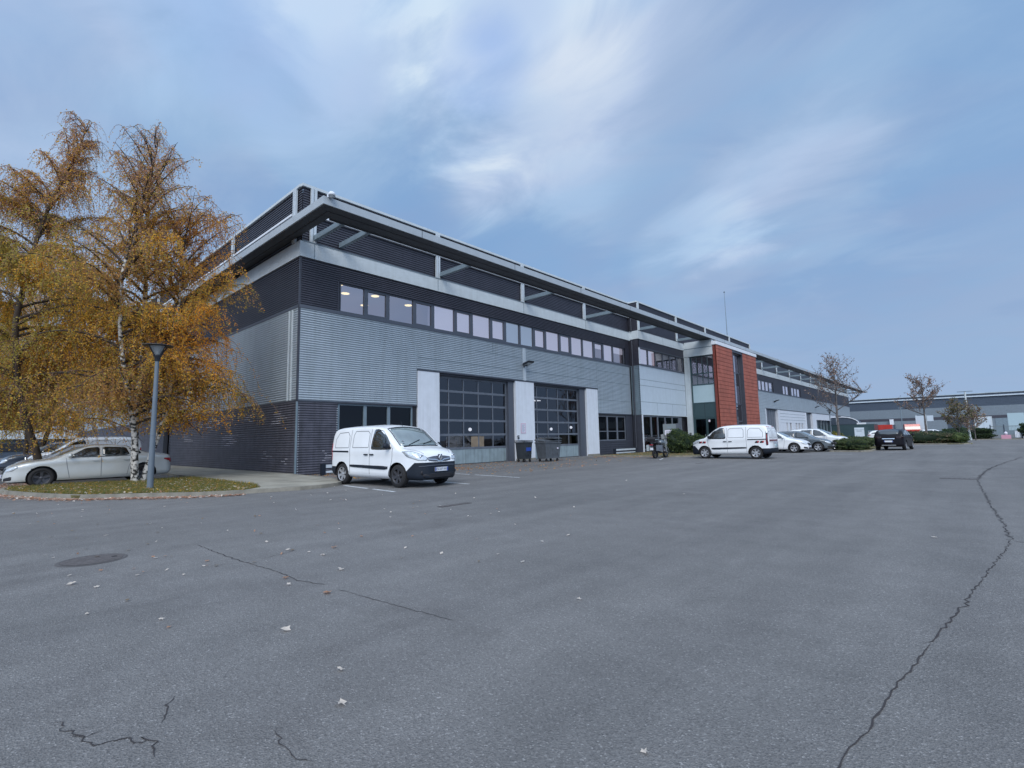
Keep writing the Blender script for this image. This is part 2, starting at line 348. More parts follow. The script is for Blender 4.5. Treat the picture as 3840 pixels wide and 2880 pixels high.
X0, Y0, X1, X2 = -20.5, 9.36, -19.72, -16.65
FR = Plane('E', X0); LF = Plane('S', Y0); F2 = Plane('E', X1); EN = Plane('S', 46.05); TW = Plane('E', X2)
# ---------------------------------------------------------------- ground
def ground():
    mb = MB(); mb.add([(-700, -700, 0), (700, -700, 0), (700, 700, 0), (-700, 700, 0)], [(0, 1, 2, 3)])
    tag(mb.build('ground', 'asphalt'), kind='structure')
ground()
def sheet(name, poly, z, m, kind='structure'):
    mb = MB(); mb.add([(x, y, z) for x, y in poly], [tuple(range(len(poly)))]); return tag(mb.build(name, m), kind=kind)
def smooth_poly(pts, it=2):
    for _ in range(it):
        q = []
        for i in range(len(pts)-1):
            a, b = pts[i], pts[i+1]; q += [(a[0]*.75+b[0]*.25, a[1]*.75+b[1]*.25), (a[0]*.25+b[0]*.75, a[1]*.25+b[1]*.75)]
        pts = [pts[0]]+q+[pts[-1]]
    return pts
KERB = smooth_poly([(-23.6, 2.6), (-23.1, 1.0), (-21.2, .92), (-17.24, 2.05), (-16.1, 3.3), (-14.85, 4.3), (-14.25, 5.9), (-14.0, 7.1), (-14.5, 8.1), (-15.6, 8.75), (-18, 9.05), (-20.4, 9.2)])
def kerb_path(name, pts, w=.13, h=.1, m='kerb', z=0):
    mb = MB(); n = len(pts); L = []; Rr = []
    for i, p in enumerate(pts):
        a = Vector(pts[max(0, i-1)]); b = Vector(pts[min(n-1, i+1)]); d = (b-a).normalized(); nn = Vector((-d.y, d.x))
        L.append(Vector(p)+nn*w); Rr.append(Vector(p))
    vs = []
    for a, b in zip(L, Rr): vs += [(b.x, b.y, z), (b.x+(a.x-b.x)*.08, b.y+(a.y-b.y)*.08, z+h), (a.x, a.y, z+h), (a.x, a.y, z)]
    fs = [(4*i+j, 4*i+4+j, 4*i+5+j, 4*i+1+j) for i in range(n-1) for j in range(3)]
    mb.add(vs, fs, 0, False); return tag(mb.build(name, m), kind='structure')
kerb_path('kerb', KERB)
GRASS = [(-23.35, 2.5), (-22.95, 1.2), (-21.2, 1.12), (-17.3, 2.25), (-16.25, 3.45), (-15.1, 4.5), (-14.75, 5.3), (-15.3, 5.9), (-16.3, 6.25), (-22.6, 6.3), (-22.6, 4)]
def slab(name, poly, z0, z1, m):
    mb = MB(); mb.prism(poly, z0, z1, 'z'); return tag(mb.build(name, m), kind='structure')
PAV = [(-75, 6.5), (-27, 6.5), (-22.5, 6.33), (-16.2, 6.28), (-15.15, 5.95), (-14.6, 5.3), (-14.38, 5.95), (-14.14, 7.1), (-14.62, 8.0), (-15.65, 8.63), (-18, 8.92), (-20.4, 9.07), (-20.5, 9.3), (-75, 9.33)]
slab('pavement', PAV, -.02, .092, 'concrete')
slab('grass_soil', [(-23.45, 2.5), (-23.0, 1.1), (-21.2, 1.03), (-17.3, 2.17), (-16.2, 3.4), (-15.0, 4.45), (-14.6, 5.2), (-15.2, 5.93), (-16.3, 6.27), (-22.6, 6.32), (-22.7, 4)], -.02, .085, 'soil')

def inpoly(x, y, P):
    c = False; j = len(P)-1
    for i in range(len(P)):
        if (P[i][1] > y) != (P[j][1] > y) and x < (P[j][0]-P[i][0])*(y-P[i][1])/(P[j][1]-P[i][1])+P[i][0]: c = not c
        j = i
    return c
def bigmesh(name, V, F, mats, mi=None, parent=None):
    me = bpy.data.meshes.new(name); V = np.asarray(V, np.float32).reshape(-1, 3); F = np.asarray(F, np.int32); k = F.shape[1]
    me.vertices.add(len(V)); me.vertices.foreach_set('co', V.ravel())
    me.loops.add(F.size); me.loops.foreach_set('vertex_index', F.ravel())
    me.polygons.add(len(F)); me.polygons.foreach_set('loop_start', np.arange(0, F.size, k, dtype=np.int32)); me.polygons.foreach_set('loop_total', np.full(len(F), k, np.int32))
    for m in mats: me.materials.append(M[m])
    if mi is not None: me.polygons.foreach_set('material_index', np.asarray(mi, np.int32))
    me.update(calc_edges=True); me.validate()
    o = bpy.data.objects.new(name, me); COL.objects.link(o)
    if parent: o.parent = parent
    return o
rng = np.random.default_rng(11)
def leaf_quads(C, size, flat=0.0, asp=.7, rg=rng):
    """a small rhombic leaf with a bend at every centre C; flat=1 lies on the ground"""
    C = np.asarray(C, float); n = len(C); a = rg.normal(size=(n, 3)); a[:, 2] *= (1-flat)*.9; a /= np.linalg.norm(a, axis=1)[:, None]+1e-9
    b = rg.normal(size=(n, 3))
    if flat: b = np.cross(np.array([0, 0, 1.]), a)+rg.normal(size=(n, 3))*.25*(1.3-flat)
    b -= (b*a).sum(1)[:, None]*a; b /= np.linalg.norm(b, axis=1)[:, None]+1e-9
    s = size*rg.uniform(.6, 1.3, n)[:, None]
    V = np.stack([C-a*s*.5, C+b*s*asp*.5, C+a*s*.5, C-b*s*asp*.5], 1).reshape(-1, 3)
    F = np.arange(4*n).reshape(n, 4); return V, F
def grass():
    P = []
    while len(P) < 15000:
        x, y = random.uniform(-23.5, -14.6), random.uniform(1, 6.4)
        if inpoly(x, y, GRASS): P.append((x, y, .085))
    P = np.array(P); n = len(P); a = rng.uniform(0, 2*np.pi, n); w = .012; h = rng.uniform(.03, .10, n)
    d = np.stack([np.cos(a), np.sin(a), 0*a], 1); t = np.stack([rng.normal(0, .03, n), rng.normal(0, .03, n), h], 1)
    V = np.stack([P-d*w, P+d*w, P+t], 1).reshape(-1, 3)
    o = bigmesh('grass', V, np.arange(3*n).reshape(n, 3), ['grass1', 'grass2', 'green2', 'leaf_dull'], rng.integers(0, 4, n)); tag(o, 'short autumn lawn on the kerbed island under the birch', 'grass', kind='stuff')
    P = []
    while len(P) < 3400:
        x, y = random.uniform(-23.5, -14.6), random.uniform(1, 6.4)
        if inpoly(x, y, GRASS): P.append((x, y, random.uniform(.09, .13)))
    V, F = leaf_quads(P, .09, .85)
    tag(bigmesh('fallen_leaves', V, F, ['leaf_gold', 'leaf_dry', 'leaf_pale', 'leaf_brown'], rng.integers(0, 4, len(F))), 'yellow fallen leaves lying in the grass of the island', 'leaves', kind='stuff')
grass()
def litter():
    P = []; K = smooth_poly([(-24.2, .85), (-21.2, .78), (-17.1, 1.95), (-15.95, 3.2), (-14.7, 4.2), (-14.15, 5.2)])
    for _ in range(2900):
        i = random.randrange(len(K)-1); t = random.random(); x = K[i][0]*(1-t)+K[i+1][0]*t; y = K[i][1]*(1-t)+K[i+1][1]*t
        if random.random() < max(0, (x+15.5)/1.6): continue
        d = abs(random.gauss(0, .17)); P.append((x+d*.3, y-d, random.uniform(.008, .035)))
    for _ in range(1100): P.append((random.uniform(-27.5, -23.2), random.uniform(.6, 1.9), random.uniform(.006, .03)))
    V, F = leaf_quads(P, .085, .8)
    tag(bigmesh('leaf_litter', V, F, ['leaf_dry', 'leaf_mauve', 'leaf_pale', 'leaf_dry'], rng.integers(0, 4, len(F))), 'drift of pinkish brown dead leaves along the island kerb', 'leaves', kind='stuff')
    P = []
    for (x0, x1, y0, y1, k) in ((-20.2, -16.5, 12.6, 16.5, 900), (-20.2, -13, 13.5, 22, 700), (-19.8, -15.5, 30.5, 37, 1300), (-19, -14, 28.5, 31, 350), (-18.6, -14, 22, 31, 300), (-20, -16, 9.6, 12.5, 300)):
        for _ in range(k):
            x = x0+(x1-x0)*random.random()**1.6
            P.append((x, random.uniform(y0, y1), random.uniform(.006, .04)))
    V, F = leaf_quads(P, .10, .8)
    tag(bigmesh('leaf_litter', V, F, ['leaf_dry', 'leaf_russet', 'leaf_tan', 'leaf_brown'], rng.integers(0, 4, len(F))), 'brown dead leaves strewn in front of the roller gates', 'leaves', kind='stuff')
    P = [(-6.0, 3.25), (-4.92, 2.75), (-5.72, 2.97), (-4.27, 2.26), (-3.67, 1.64), (-6.51, .83), (-6.17, .97), (-5.26, .78), (-4.64, 1.13), (-4.4, 1.12), (-2.8, 1.57), (-2.45, 1.38), (-8.24, .87), (-6.03, 1.64), (-6.26, 1.92), (-1.12, 2.0), (-.47, 8.09), (-5.06, 2.24), (-4.8, 2.16), (-6.57, 10.92), (-2.47, 3.47)]
    Q = [(x, y, .02) for x, y in P]
    for _ in range(220):
        t = random.random(); x = -17+t*13+random.gauss(0, 1.2); y = .8+abs(random.gauss(0, 4.5))
        if inpoly(x, y, PAV) or inpoly(x, y, GRASS): continue
        if math.hypot(x, y) < 5.5: continue
        Q.append((x, y, .015))
    V, F = leaf_quads(Q[21:], .055, .75)
    SV = []; SF = []; SM = []
    for k_, q in enumerate(Q[:21]):       # lobed plane leaves, slightly curled
        a0 = random.uniform(0, 6.28); r0 = random.choice((.022, .03, .036)) if k_ > 5 else .05; k0 = len(SV); SV.append((q[0], q[1], .012))
        for j in range(10): a = a0+j*math.pi/5; r = r0*(1 if j % 2 == 0 else .5)*random.uniform(.8, 1.15); SV.append((q[0]+r*math.cos(a), q[1]+r*math.sin(a)*.8, .008+random.random()*r0*.45))
        SF += [(k0, k0+1+j, k0+1+(j+1) % 10) for j in range(10)]; SM += [0 if random.random() < .85 else 1]*10
    tag(bigmesh('fallen_leaves', SV, SF, ['leaf_pale', 'leaf_dry'], SM), 'larger lobed plane leaves lying on the near asphalt', 'leaves', kind='stuff')
    tag(bigmesh('fallen_leaves', V, F, ['leaf_pale', 'leaf_dry', 'leaf_tan'], rng.integers(0, 3, len(F))), 'pale single leaves scattered over the open asphalt', 'leaves', kind='stuff')
litter()
def marks():
    def line(a, b, w=.1):
        a, b = Vector(a), Vector(b); d = (b-a).normalized(); n = Vector((-d.y, d.x))*w/2
        mb = MB(); k = 14
        for i in range(k):
            if random.random() < .08: continue
            p, q = a.lerp(b, i/k), a.lerp(b, (i+.995)/k); mb.add([(p.x-n.x, p.y-n.y, .004), (q.x-n.x, q.y-n.y, .004), (q.x+n.x, q.y+n.y, .004), (p.x+n.x, p.y+n.y, .004)], [(0, 1, 2, 3)])
        tag(mb.build('parking_line', 'mark'), kind='structure')
    for a, b in (((-15.2, 8.12), (-10.95, 7.75)), ((-15.6, 10.72), (-11.2, 10.34)), ((-15.8, 13.35), (-11.5, 12.95))): line(a, b)
    line((-13.6, 28.0), (-13.0, 26.4)); line((-8.6, 36.0), (-5.4, 35.7))
    def crack(pts, w, jit=.012):
        P = [Vector(p) for p in pts]; Q = []
        for a, b in zip(P, P[1:]):
            k = max(2, int((b-a).length/.05)); k = min(k, 60)
            Q += [a.lerp(b, i/k)+Vector((random.gauss(0, jit), random.gauss(0, jit))) for i in range(k)]
        Q.append(P[-1]); mb = MB(); vs = []
        for i, q in enumerate(Q):
            d = (Q[min(i+1, len(Q)-1)]-Q[max(i-1, 0)]).normalized(); n = Vector((-d.y, d.x)); ww = w*.62*random.uniform(.35, 1.1)*(1 if 0 < i < len(Q)-1 else .2)
            vs += [(q.x-n.x*ww, q.y-n.y*ww, .003), (q.x+n.x*ww, q.y+n.y*ww, .003)]
        mb.add(vs, [(2*i, 2*i+1, 2*i+3, 2*i+2) for i in range(len(Q)-1)]); 
        for _ in range(int(len(Q)*.5)):       # crumbled edge and short side cracks
            q = random.choice(Q); a = random.uniform(0, 6.28); l = w*random.uniform(.8, 2.6); e = q+Vector((math.cos(a), math.sin(a)))*l; n = Vector((-math.sin(a), math.cos(a)))*w*.22
            mb.add([(q.x-n.x, q.y-n.y, .0035), (e.x, e.y, .0035), (q.x+n.x, q.y+n.y, .0035)], [(0, 1, 2)])
        tag(mb.build('asphalt_crack', 'crack'), kind='structure')
    A = [(-.51, 2.2), (-.51, 2.41), (-.5, 2.52), (-.48, 2.63), (-.46, 2.76), (-.45, 2.9), (-.44, 3.01), (-.42, 3.19), (-.41, 3.32), (-.39, 3.46), (-.35, 3.78), (-.31, 4.11), (-.27, 4.36), (-.23, 4.74), (-.17, 5.15), (-.12, 5.61), (-.06, 6.07), (-.02, 6.5), (.08, 7.23), (.15, 7.85), (.21, 8.4)]
    crack(A[:12], .0075, .005); crack(A[11:], .010, .010)
    crack([(.21, 8.4), (.18, 10.04), (.11, 11.9), (.03, 14.71), (-.04, 17.96)], .016, .02); crack([(-.04, 17.96), (.07, 20.29), (.28, 23.31), (.58, 25.89), (1.53, 33.04)], .03, .03)
    crack([(.21, 8.4), (.32, 8.3), (.5, 8.2)], .015)
    crack([(-7.68, 2.23), (-6.85, 2.23), (-6.17, 2.25), (-5.45, 2.3), (-4.9, 2.29), (-4.53, 2.38)], .010, .008)
    crack([(-4.3, 2.38), (-3.45, 2.46), (-2.91, 2.52)], .006, .006); crack([(-6.11, 2.4), (-6.16, 2.59), (-6.28, 2.92)], .006)
    C = [(-3.38, .39), (-3.34, .43), (-3.27, .43), (-3.25, .41), (-3.2, .44), (-3.14, .46), (-3.09, .48), (-3.05, .46), (-3.01, .49), (-2.98, .49), (-2.96, .52), (-2.95, .55), (-2.94, .58), (-2.92, .61), (-2.86, .62), (-2.83, .64), (-2.83, .66), (-2.88, .66), (-2.79, .69), (-2.75, .67), (-2.67, .65)]
    crack(C, .006, .006); crack([(-3.15, .44), (-3.08, .48), (-3.1, .51), (-3.09, .54)], .005, .004)
    crack([(-3.2, .86), (-3.15, .82), (-3.11, .8), (-3.04, .78), (-2.99, .76), (-2.95, .74)], .006, .004)
    crack([(-2.48, 1.06), (-2.39, 1.06), (-2.36, 1.04), (-2.27, 1.04), (-2.19, 1.04), (-2.13, 1.07)], .004, .004)
    # manhole
    t = thing('manhole_cover', 'round rusty iron manhole cover set in the asphalt', 'manhole', (-7.72, 1.16, 0))
    MB().lathe([(.285, .0035), (.315, .007), (.33, .003)], 40).build('rim', 'seal', t)
    mb = MB().lathe([(.0001, .006), (.283, .006)], 40)
    mb.box(-.04, .04, .18, .23, .0062, .0082, 1)
    mb.build('cover', ['iron', 'crack'], t)
    t = MB()
    t.box(-.8, -.05, 18.0, 18.4, .002, .006, 0)
    for i in range(7): t.box(-.77+i*.1, -.72+i*.1, 18.05, 18.35, .0062, .008, 1)
    tag(t.build('drain_grate', ['seal', 'iron']), 'long narrow iron drain grate crossing the asphalt crack', 'drain')
    for x, y, l in ((-9.6, 23.6, 'flat dark drain cover in the road before the second van'), (-7.9, 6.9, 'small flat drain cover in the road before the near van')):
        t = thing('drain_cover', l, 'drain', (x, y, 0)); MB().box(-.09, .09, -.4, .4, .002, .006).build('frame', 'seal', t); MB().box(-.07, .07, -.37, .37, .004, .009).build('lid', 'iron', t)
marks()

# ---------------------------------------------------------------- main building
BLD = thing('warehouse', 'long dark and grey clad two storey warehouse with an overhanging roof canopy', 'building', (X0, Y0, 0))
def bpart(mb, name, m, parent=None, fix=True):
    """vertices are given in world space; move them into the building's frame"""
    mb.v = [(x-X0, y-Y0, z) for x, y, z in mb.v]; return mb.build(name, m, parent or BLD, fix)
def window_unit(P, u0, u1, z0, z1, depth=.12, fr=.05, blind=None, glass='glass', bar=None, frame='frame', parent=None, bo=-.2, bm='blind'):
    f = MB(); o0, o1 = -.16, -.16+depth
    P.box(f, u0, u0+fr, o0, o1, z0, z1); P.box(f, u1-fr, u1, o0, o1, z0, z1)
    P.box(f, u0+fr, u1-fr, o0, o1, z0, z0+fr); P.box(f, u0+fr, u1-fr, o0, o1, z1-fr, z1)
    if bar: P.box(f, u0+fr, u1-fr, o0, o1, bar-.03, bar+.03)
    w = bpart(f, 'window', frame, parent)
    g = MB(); P.quad(g, u0+fr, u1-fr, -.10, z0+fr, z1-fr); bpart(g, 'pane', glass, w, False)
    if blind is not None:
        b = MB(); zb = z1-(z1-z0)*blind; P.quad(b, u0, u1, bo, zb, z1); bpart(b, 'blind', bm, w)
    return w
def front():
    # plinth and ground floor cladding
    m = MB(); FR.corr(m, Y0, 11.15, 0, 3.03); FR.corr(m, 11.15, 15.42, 0, .95); FR.box(m, 11.15, 15.42, -.25, .03, .95, 1.0); bpart(m, 'lower_cladding', 'slate_plinth')
    m = MB(); FR.box(m, 31.98, 36.02, -.25, .03, .98, 1.04); FR.corr(m, 31.98, 37.1, 0, .98, .16, .02); FR.quad(m, 36.02, 37.1, 0, .98, 3.03); bpart(m, 'lower_cladding', 'slate_flat')
    m = MB(); FR.corr(m, Y0+.02, 15.42, 3.09, 7.0); bpart(m, 'middle_cladding', 'grey_clad')
    m = MB(); FR.corr(m, 15.42, 23.55, 4.92, 7.0); FR.corr(m, 23.85, 32.0, 4.92, 7.0); FR.corr(m, 32.0, 36.95, 3.09, 7.0)
    for z in (5.5, 6.3): FR.box(m, 15.5 if z < 6 else 19.5, 23.5, .03, .042, z, z+.03, 1); FR.box(m, 23.9, 36.95, .03, .042, z, z+.03, 1)
    FR.box(m, 32.1, 36.95, .03, .042, 4.1, 4.13, 1); FR.box(m, 20.9, 20.95, .03, .041, 6.33, 6.98, 1)
    bpart(m, 'middle_cladding', ['grey_clad', 'strut'])
    m = MB(); FR.box(m, 23.56, 23.84, -.01, .05, 4.92, 7.0); bpart(m, 'joint_cover', 'silver')
    m = MB(); FR.box(m, Y0, 15.42, .0, .06, 3.03, 3.09); FR.box(m, 31.98, 37.1, 0, .06, 3.03, 3.09); FR.box(m, 15.42, 32.0, 0, .07, 4.85, 4.92); bpart(m, 'drip_rail', 'slate_flat')
    m = MB(); FR.box(m, Y0-.02, 37.1, -.02, .07, 7.0, 7.14); bpart(m, 'sill_band', 'frame')
    # upper dark cladding around the ribbon window
    m = MB(); FR.corr(m, Y0, 11.13, 7.14, 9.22); FR.corr(m, 11.13, 37.1, 8.56, 9.22); FR.corr(m, 36.3, 37.1, 7.14, 8.56)
    FR.box(m, 11.13, 36.3, -.3, .05, 8.5, 8.56); FR.box(m, 11.07, 11.13, -.3, .04, 7.14, 8.5); bpart(m, 'upper_cladding', 'slate')
    m = MB(); FR.box(m, Y0, 37.2, -.05, .09, 9.22, 9.9)
    for y in (9.9, 16.75, 23.7, 30.65): FR.box(m, y, y+.03, .088, .096, 9.24, 9.88, 1)
    FR.box(m, Y0, 37.2, -.05, .11, 9.9, 9.93, 1); bpart(m, 'fascia_band', ['fascia', 'strut'])
    # ribbon window
    U = [(11.2, 12.5, 0), (12.5, 13.77, 1), (13.77, 15.3, 0), (15.3, 16.55, 1), (16.55, 18.06, 0), (18.06, 19.34, 1), (19.34, 20.85, 0), (20.85, 22.12, 1), (22.12, 23.46, 0), (23.46, 24.8, 0),
         (24.8, 26.05, 1), (26.05, 27.57, 0), (27.57, 28.9, 1), (28.9, 30.36, 0), (30.36, 31.84, 0), (31.84, 33.15, 1), (33.15, 34.57, 0), (34.57, 36.3, 0)]
    bl = [None, None, None, None, 1, 1, 1, 1, 1, 1, 1, 1, 1, 1, 1, .35, 1, .4]
    for (a, b, s), k in zip(U, bl):
        window_unit(FR, a, b, 7.14, 8.5, fr=.14 if s else .06, blind=k, bm='blind_mint_glow' if 22 < a < 24 else 'blind')
    # office behind the ribbon window
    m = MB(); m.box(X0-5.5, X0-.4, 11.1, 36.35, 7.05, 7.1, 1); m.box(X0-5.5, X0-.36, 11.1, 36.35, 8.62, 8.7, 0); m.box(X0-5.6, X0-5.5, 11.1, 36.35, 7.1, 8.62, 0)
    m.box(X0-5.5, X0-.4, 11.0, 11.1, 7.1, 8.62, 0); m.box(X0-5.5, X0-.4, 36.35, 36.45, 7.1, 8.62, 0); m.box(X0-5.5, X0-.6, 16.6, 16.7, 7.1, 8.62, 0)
    bpart(m, 'office_interior', ['ceiling_glow', 'dark_room'])
    for x, y in ((-22.3, 12.45), (-21.7, 13.75), (-22.0, 16.0), (-21.2, 11.5), (-23.6, 14.3), (-21.4, 32.6), (-21.4, 35.6)):
        m = MB(); m.lathe([(.001, 8.585), (.10, 8.585), (.19, 8.60), (.2, 8.618)], 16, c=(x, y, 0)); bpart(m, 'ceiling_light', 'lit_lamp')
    # screen, rail, posts and coping above the fascia
    m = MB(); FR.corr(m, Y0+.05, 37.2, 9.93, 12.38, .11, .035, -.06); bpart(m, 'roof_screen', 'slate')
    m = MB(); FR.box(m, Y0-.02, 37.2, -.12, .06, 12.38, 12.5); bpart(m, 'roof_coping', 'fascia')
    m = MB(); FR.box(m, Y0+.35, 37.1, -.02, .11, 11.15, 11.27); bpart(m, 'screen_rail', 'white')
    for y in (9.72, 16.65, 23.55, 30.45):
        m = MB(); FR.box(m, y, y+.1, 0, .1, 9.94, 12.38); FR.box(m, y+.16, y+.26, 0, .1, 9.94, 12.38); FR.box(m, y+.1, y+.16, 0, .05, 9.94, 12.38); bpart(m, 'screen_post', 'silver')
    # ground floor windows behind the van
    for a, b in ((11.2, 12.55), (12.55, 13.82), (13.82, 15.2)): window_unit(FR, a, b, 1.0, 3.03, fr=.08, glass='dark_glass', frame='strut')
    m = MB(); FR.box(m, 15.2, 15.42, -.3, -.02, 1.0, 3.03); bpart(m, 'window_reveal', 'black')
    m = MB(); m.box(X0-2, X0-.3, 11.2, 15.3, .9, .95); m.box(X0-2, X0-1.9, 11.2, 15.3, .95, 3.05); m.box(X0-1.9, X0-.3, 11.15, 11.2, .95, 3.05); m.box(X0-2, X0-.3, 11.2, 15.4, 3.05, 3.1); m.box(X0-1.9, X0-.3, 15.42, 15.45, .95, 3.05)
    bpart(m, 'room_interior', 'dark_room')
    for a, b in ((32.02, 33.32), (33.32, 34.75), (34.75, 36.02)): window_unit(FR, a, b, 1.04, 2.93, fr=.08, glass='dark_glass', bar=1.75, frame='gate_frame')
    m = MB(); FR.box(m, 31.98, 36.05, -.3, .0, 2.93, 3.03); m.box(X0-2, X0-1.9, 32, 36.1, .95, 3.05); m.box(X0-1.9, X0-.3, 31.95, 31.98, .95, 3.05); m.box(X0-1.9, X0-.3, 36.05, 36.1, .95, 3.05); m.box(X0-2, X0-.3, 31.98, 36.05, 3.035, 3.06); bpart(m, 'room_interior', 'dark_room')
    m = MB(); m.box(X0-.9, X0-.5, 32.2, 33.0, 1.1, 2.0); m.box(X0-.8, X0-.6, 34.0, 34.4, 1.1, 1.7); bpart(m, 'stored_boxes', 'carton')
    # white piers
    for a, b in ((15.46, 16.86), (22.82, 24.57), (30.5, 31.96)):
        m = MB(); FR.box(m, a, b, -.45, .05, 0, 4.85); FR.box(m, a-.015, b+.015, .0, .058, 0, .12, 1); bpart(m, 'white_pier', ['white', 'kerb'])
    # sectional gates
    def gate(u0, u1, mull, fr_l, fr_r, kind):
        rows = [0, .86, 1.6, 2.38, 3.2, 3.95, 4.7] if kind else [0, .84, 1.58, 2.36, 3.18, 3.96, 4.7]
        f = MB()
        for i, z in enumerate(rows[1:]): FR.box(f, u0, u1, -.36, -.27, z-.06, z+.06)
        for u in mull: FR.box(f, u-.035, u+.035, -.355, -.275, .9, 4.7)
        FR.box(f, u0-.02, u0+.08, -.36, -.265, 0, 4.8); FR.box(f, u1-.08, u1+.02, -.36, -.265, 0, 4.8)
        g = bpart(f, 'roller_gate', 'gate_frame')
        s = MB(); FR.box(s, u0+.08, u1-.08, -.35, -.285, .02, .80); FR.box(s, u0+.08, u1-.08, -.352, -.26, 0, .03, 1); bpart(s, 'bottom_panel', ['gate_skirt', 'black'], g)
        p = MB(); FR.quad(p, u0+.08, u1-.08, -.31, .92, 4.7); bpart(p, 'glazing', 'gate_glass', g, False)
        if fr_l: l = MB(); FR.box(l, u0-fr_l, u0-.02, -.42, -.1, 0, 4.85); bpart(l, 'gate_jamb', 'frame', g)
        if fr_r: l = MB(); FR.box(l, u1+.02, u1+fr_r, -.42, -.1, 0, 4.85); bpart(l, 'gate_jamb', 'frame', g)
        l = MB(); FR.box(l, u0-fr_l, u1+fr_r, -.44, -.06, 4.76, 4.86); bpart(l, 'gate_lintel', 'slate_flat', g)
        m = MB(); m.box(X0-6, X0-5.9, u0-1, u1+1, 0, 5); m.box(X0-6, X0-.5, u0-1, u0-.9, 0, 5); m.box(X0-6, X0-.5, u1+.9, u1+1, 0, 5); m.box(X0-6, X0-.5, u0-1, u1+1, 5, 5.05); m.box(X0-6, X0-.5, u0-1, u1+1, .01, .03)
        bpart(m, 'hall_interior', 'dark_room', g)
        return g
    g1 = gate(16.9, 22.3, (17.75, 18.83, 19.97, 21.13), 0, .5, 1)
    g2 = gate(24.62, 29.8, (25.22, 26.33, 27.46, 28.62), 0, .7, 0)
    m = MB()
    for x, y, w, h in ((-21.3, 19.9, 1.0, 1.5), (-21.6, 18.3, .8, 1.3), (-22.4, 21.6, 1.2, 1.7), (-21.9, 17.4, .7, 1.1)): m.box(x-w/2, x+w/2, y-w/2, y+w/2, .03, h)
    bpart(m, 'stacked_cartons', 'carton', g1)
    m = MB()
    for x, y, w, h in ((-21.5, 28.6, 1.1, 1.5), (-22, 26.2, .9, 1.3), (-21.4, 25.1, .6, 1.9)): m.box(x-w/2, x+w/2, y-w/2, y+w/2, .03, h)
    bpart(m, 'stacked_cartons', 'carton', g2)
    for g, pts in ((g1, ((-21.2, 17.3, 1.95), (-21.2, 19.7, 1.9))), (g2, ((-21.2, 27.2, 1.93), (-21.2, 29.5, 2.05)))):
        for p in pts: m = MB(); m.ell(p, (.09, .11, .1)); bpart(m, 'work_light', 'lit_panel', g)
    for y in (26.7, 27.9): m = MB(); m.box(-23.4, -22.9, y-.35, y+.35, 4.0, 4.05); bpart(m, 'hall_lamp', 'lit_panel', g2)
    # corner trim
    m = MB(); m.box(X0-.02, X0+.045, Y0-.045, Y0+.02, 0, 3.03); bpart(m, 'corner_trim', 'strut')
    m = MB(); m.box(X0-.03, X0+.045, Y0-.045, Y0+.03, 3.09, 9.2); bpart(m, 'corner_trim', 'slate_flat')
front()
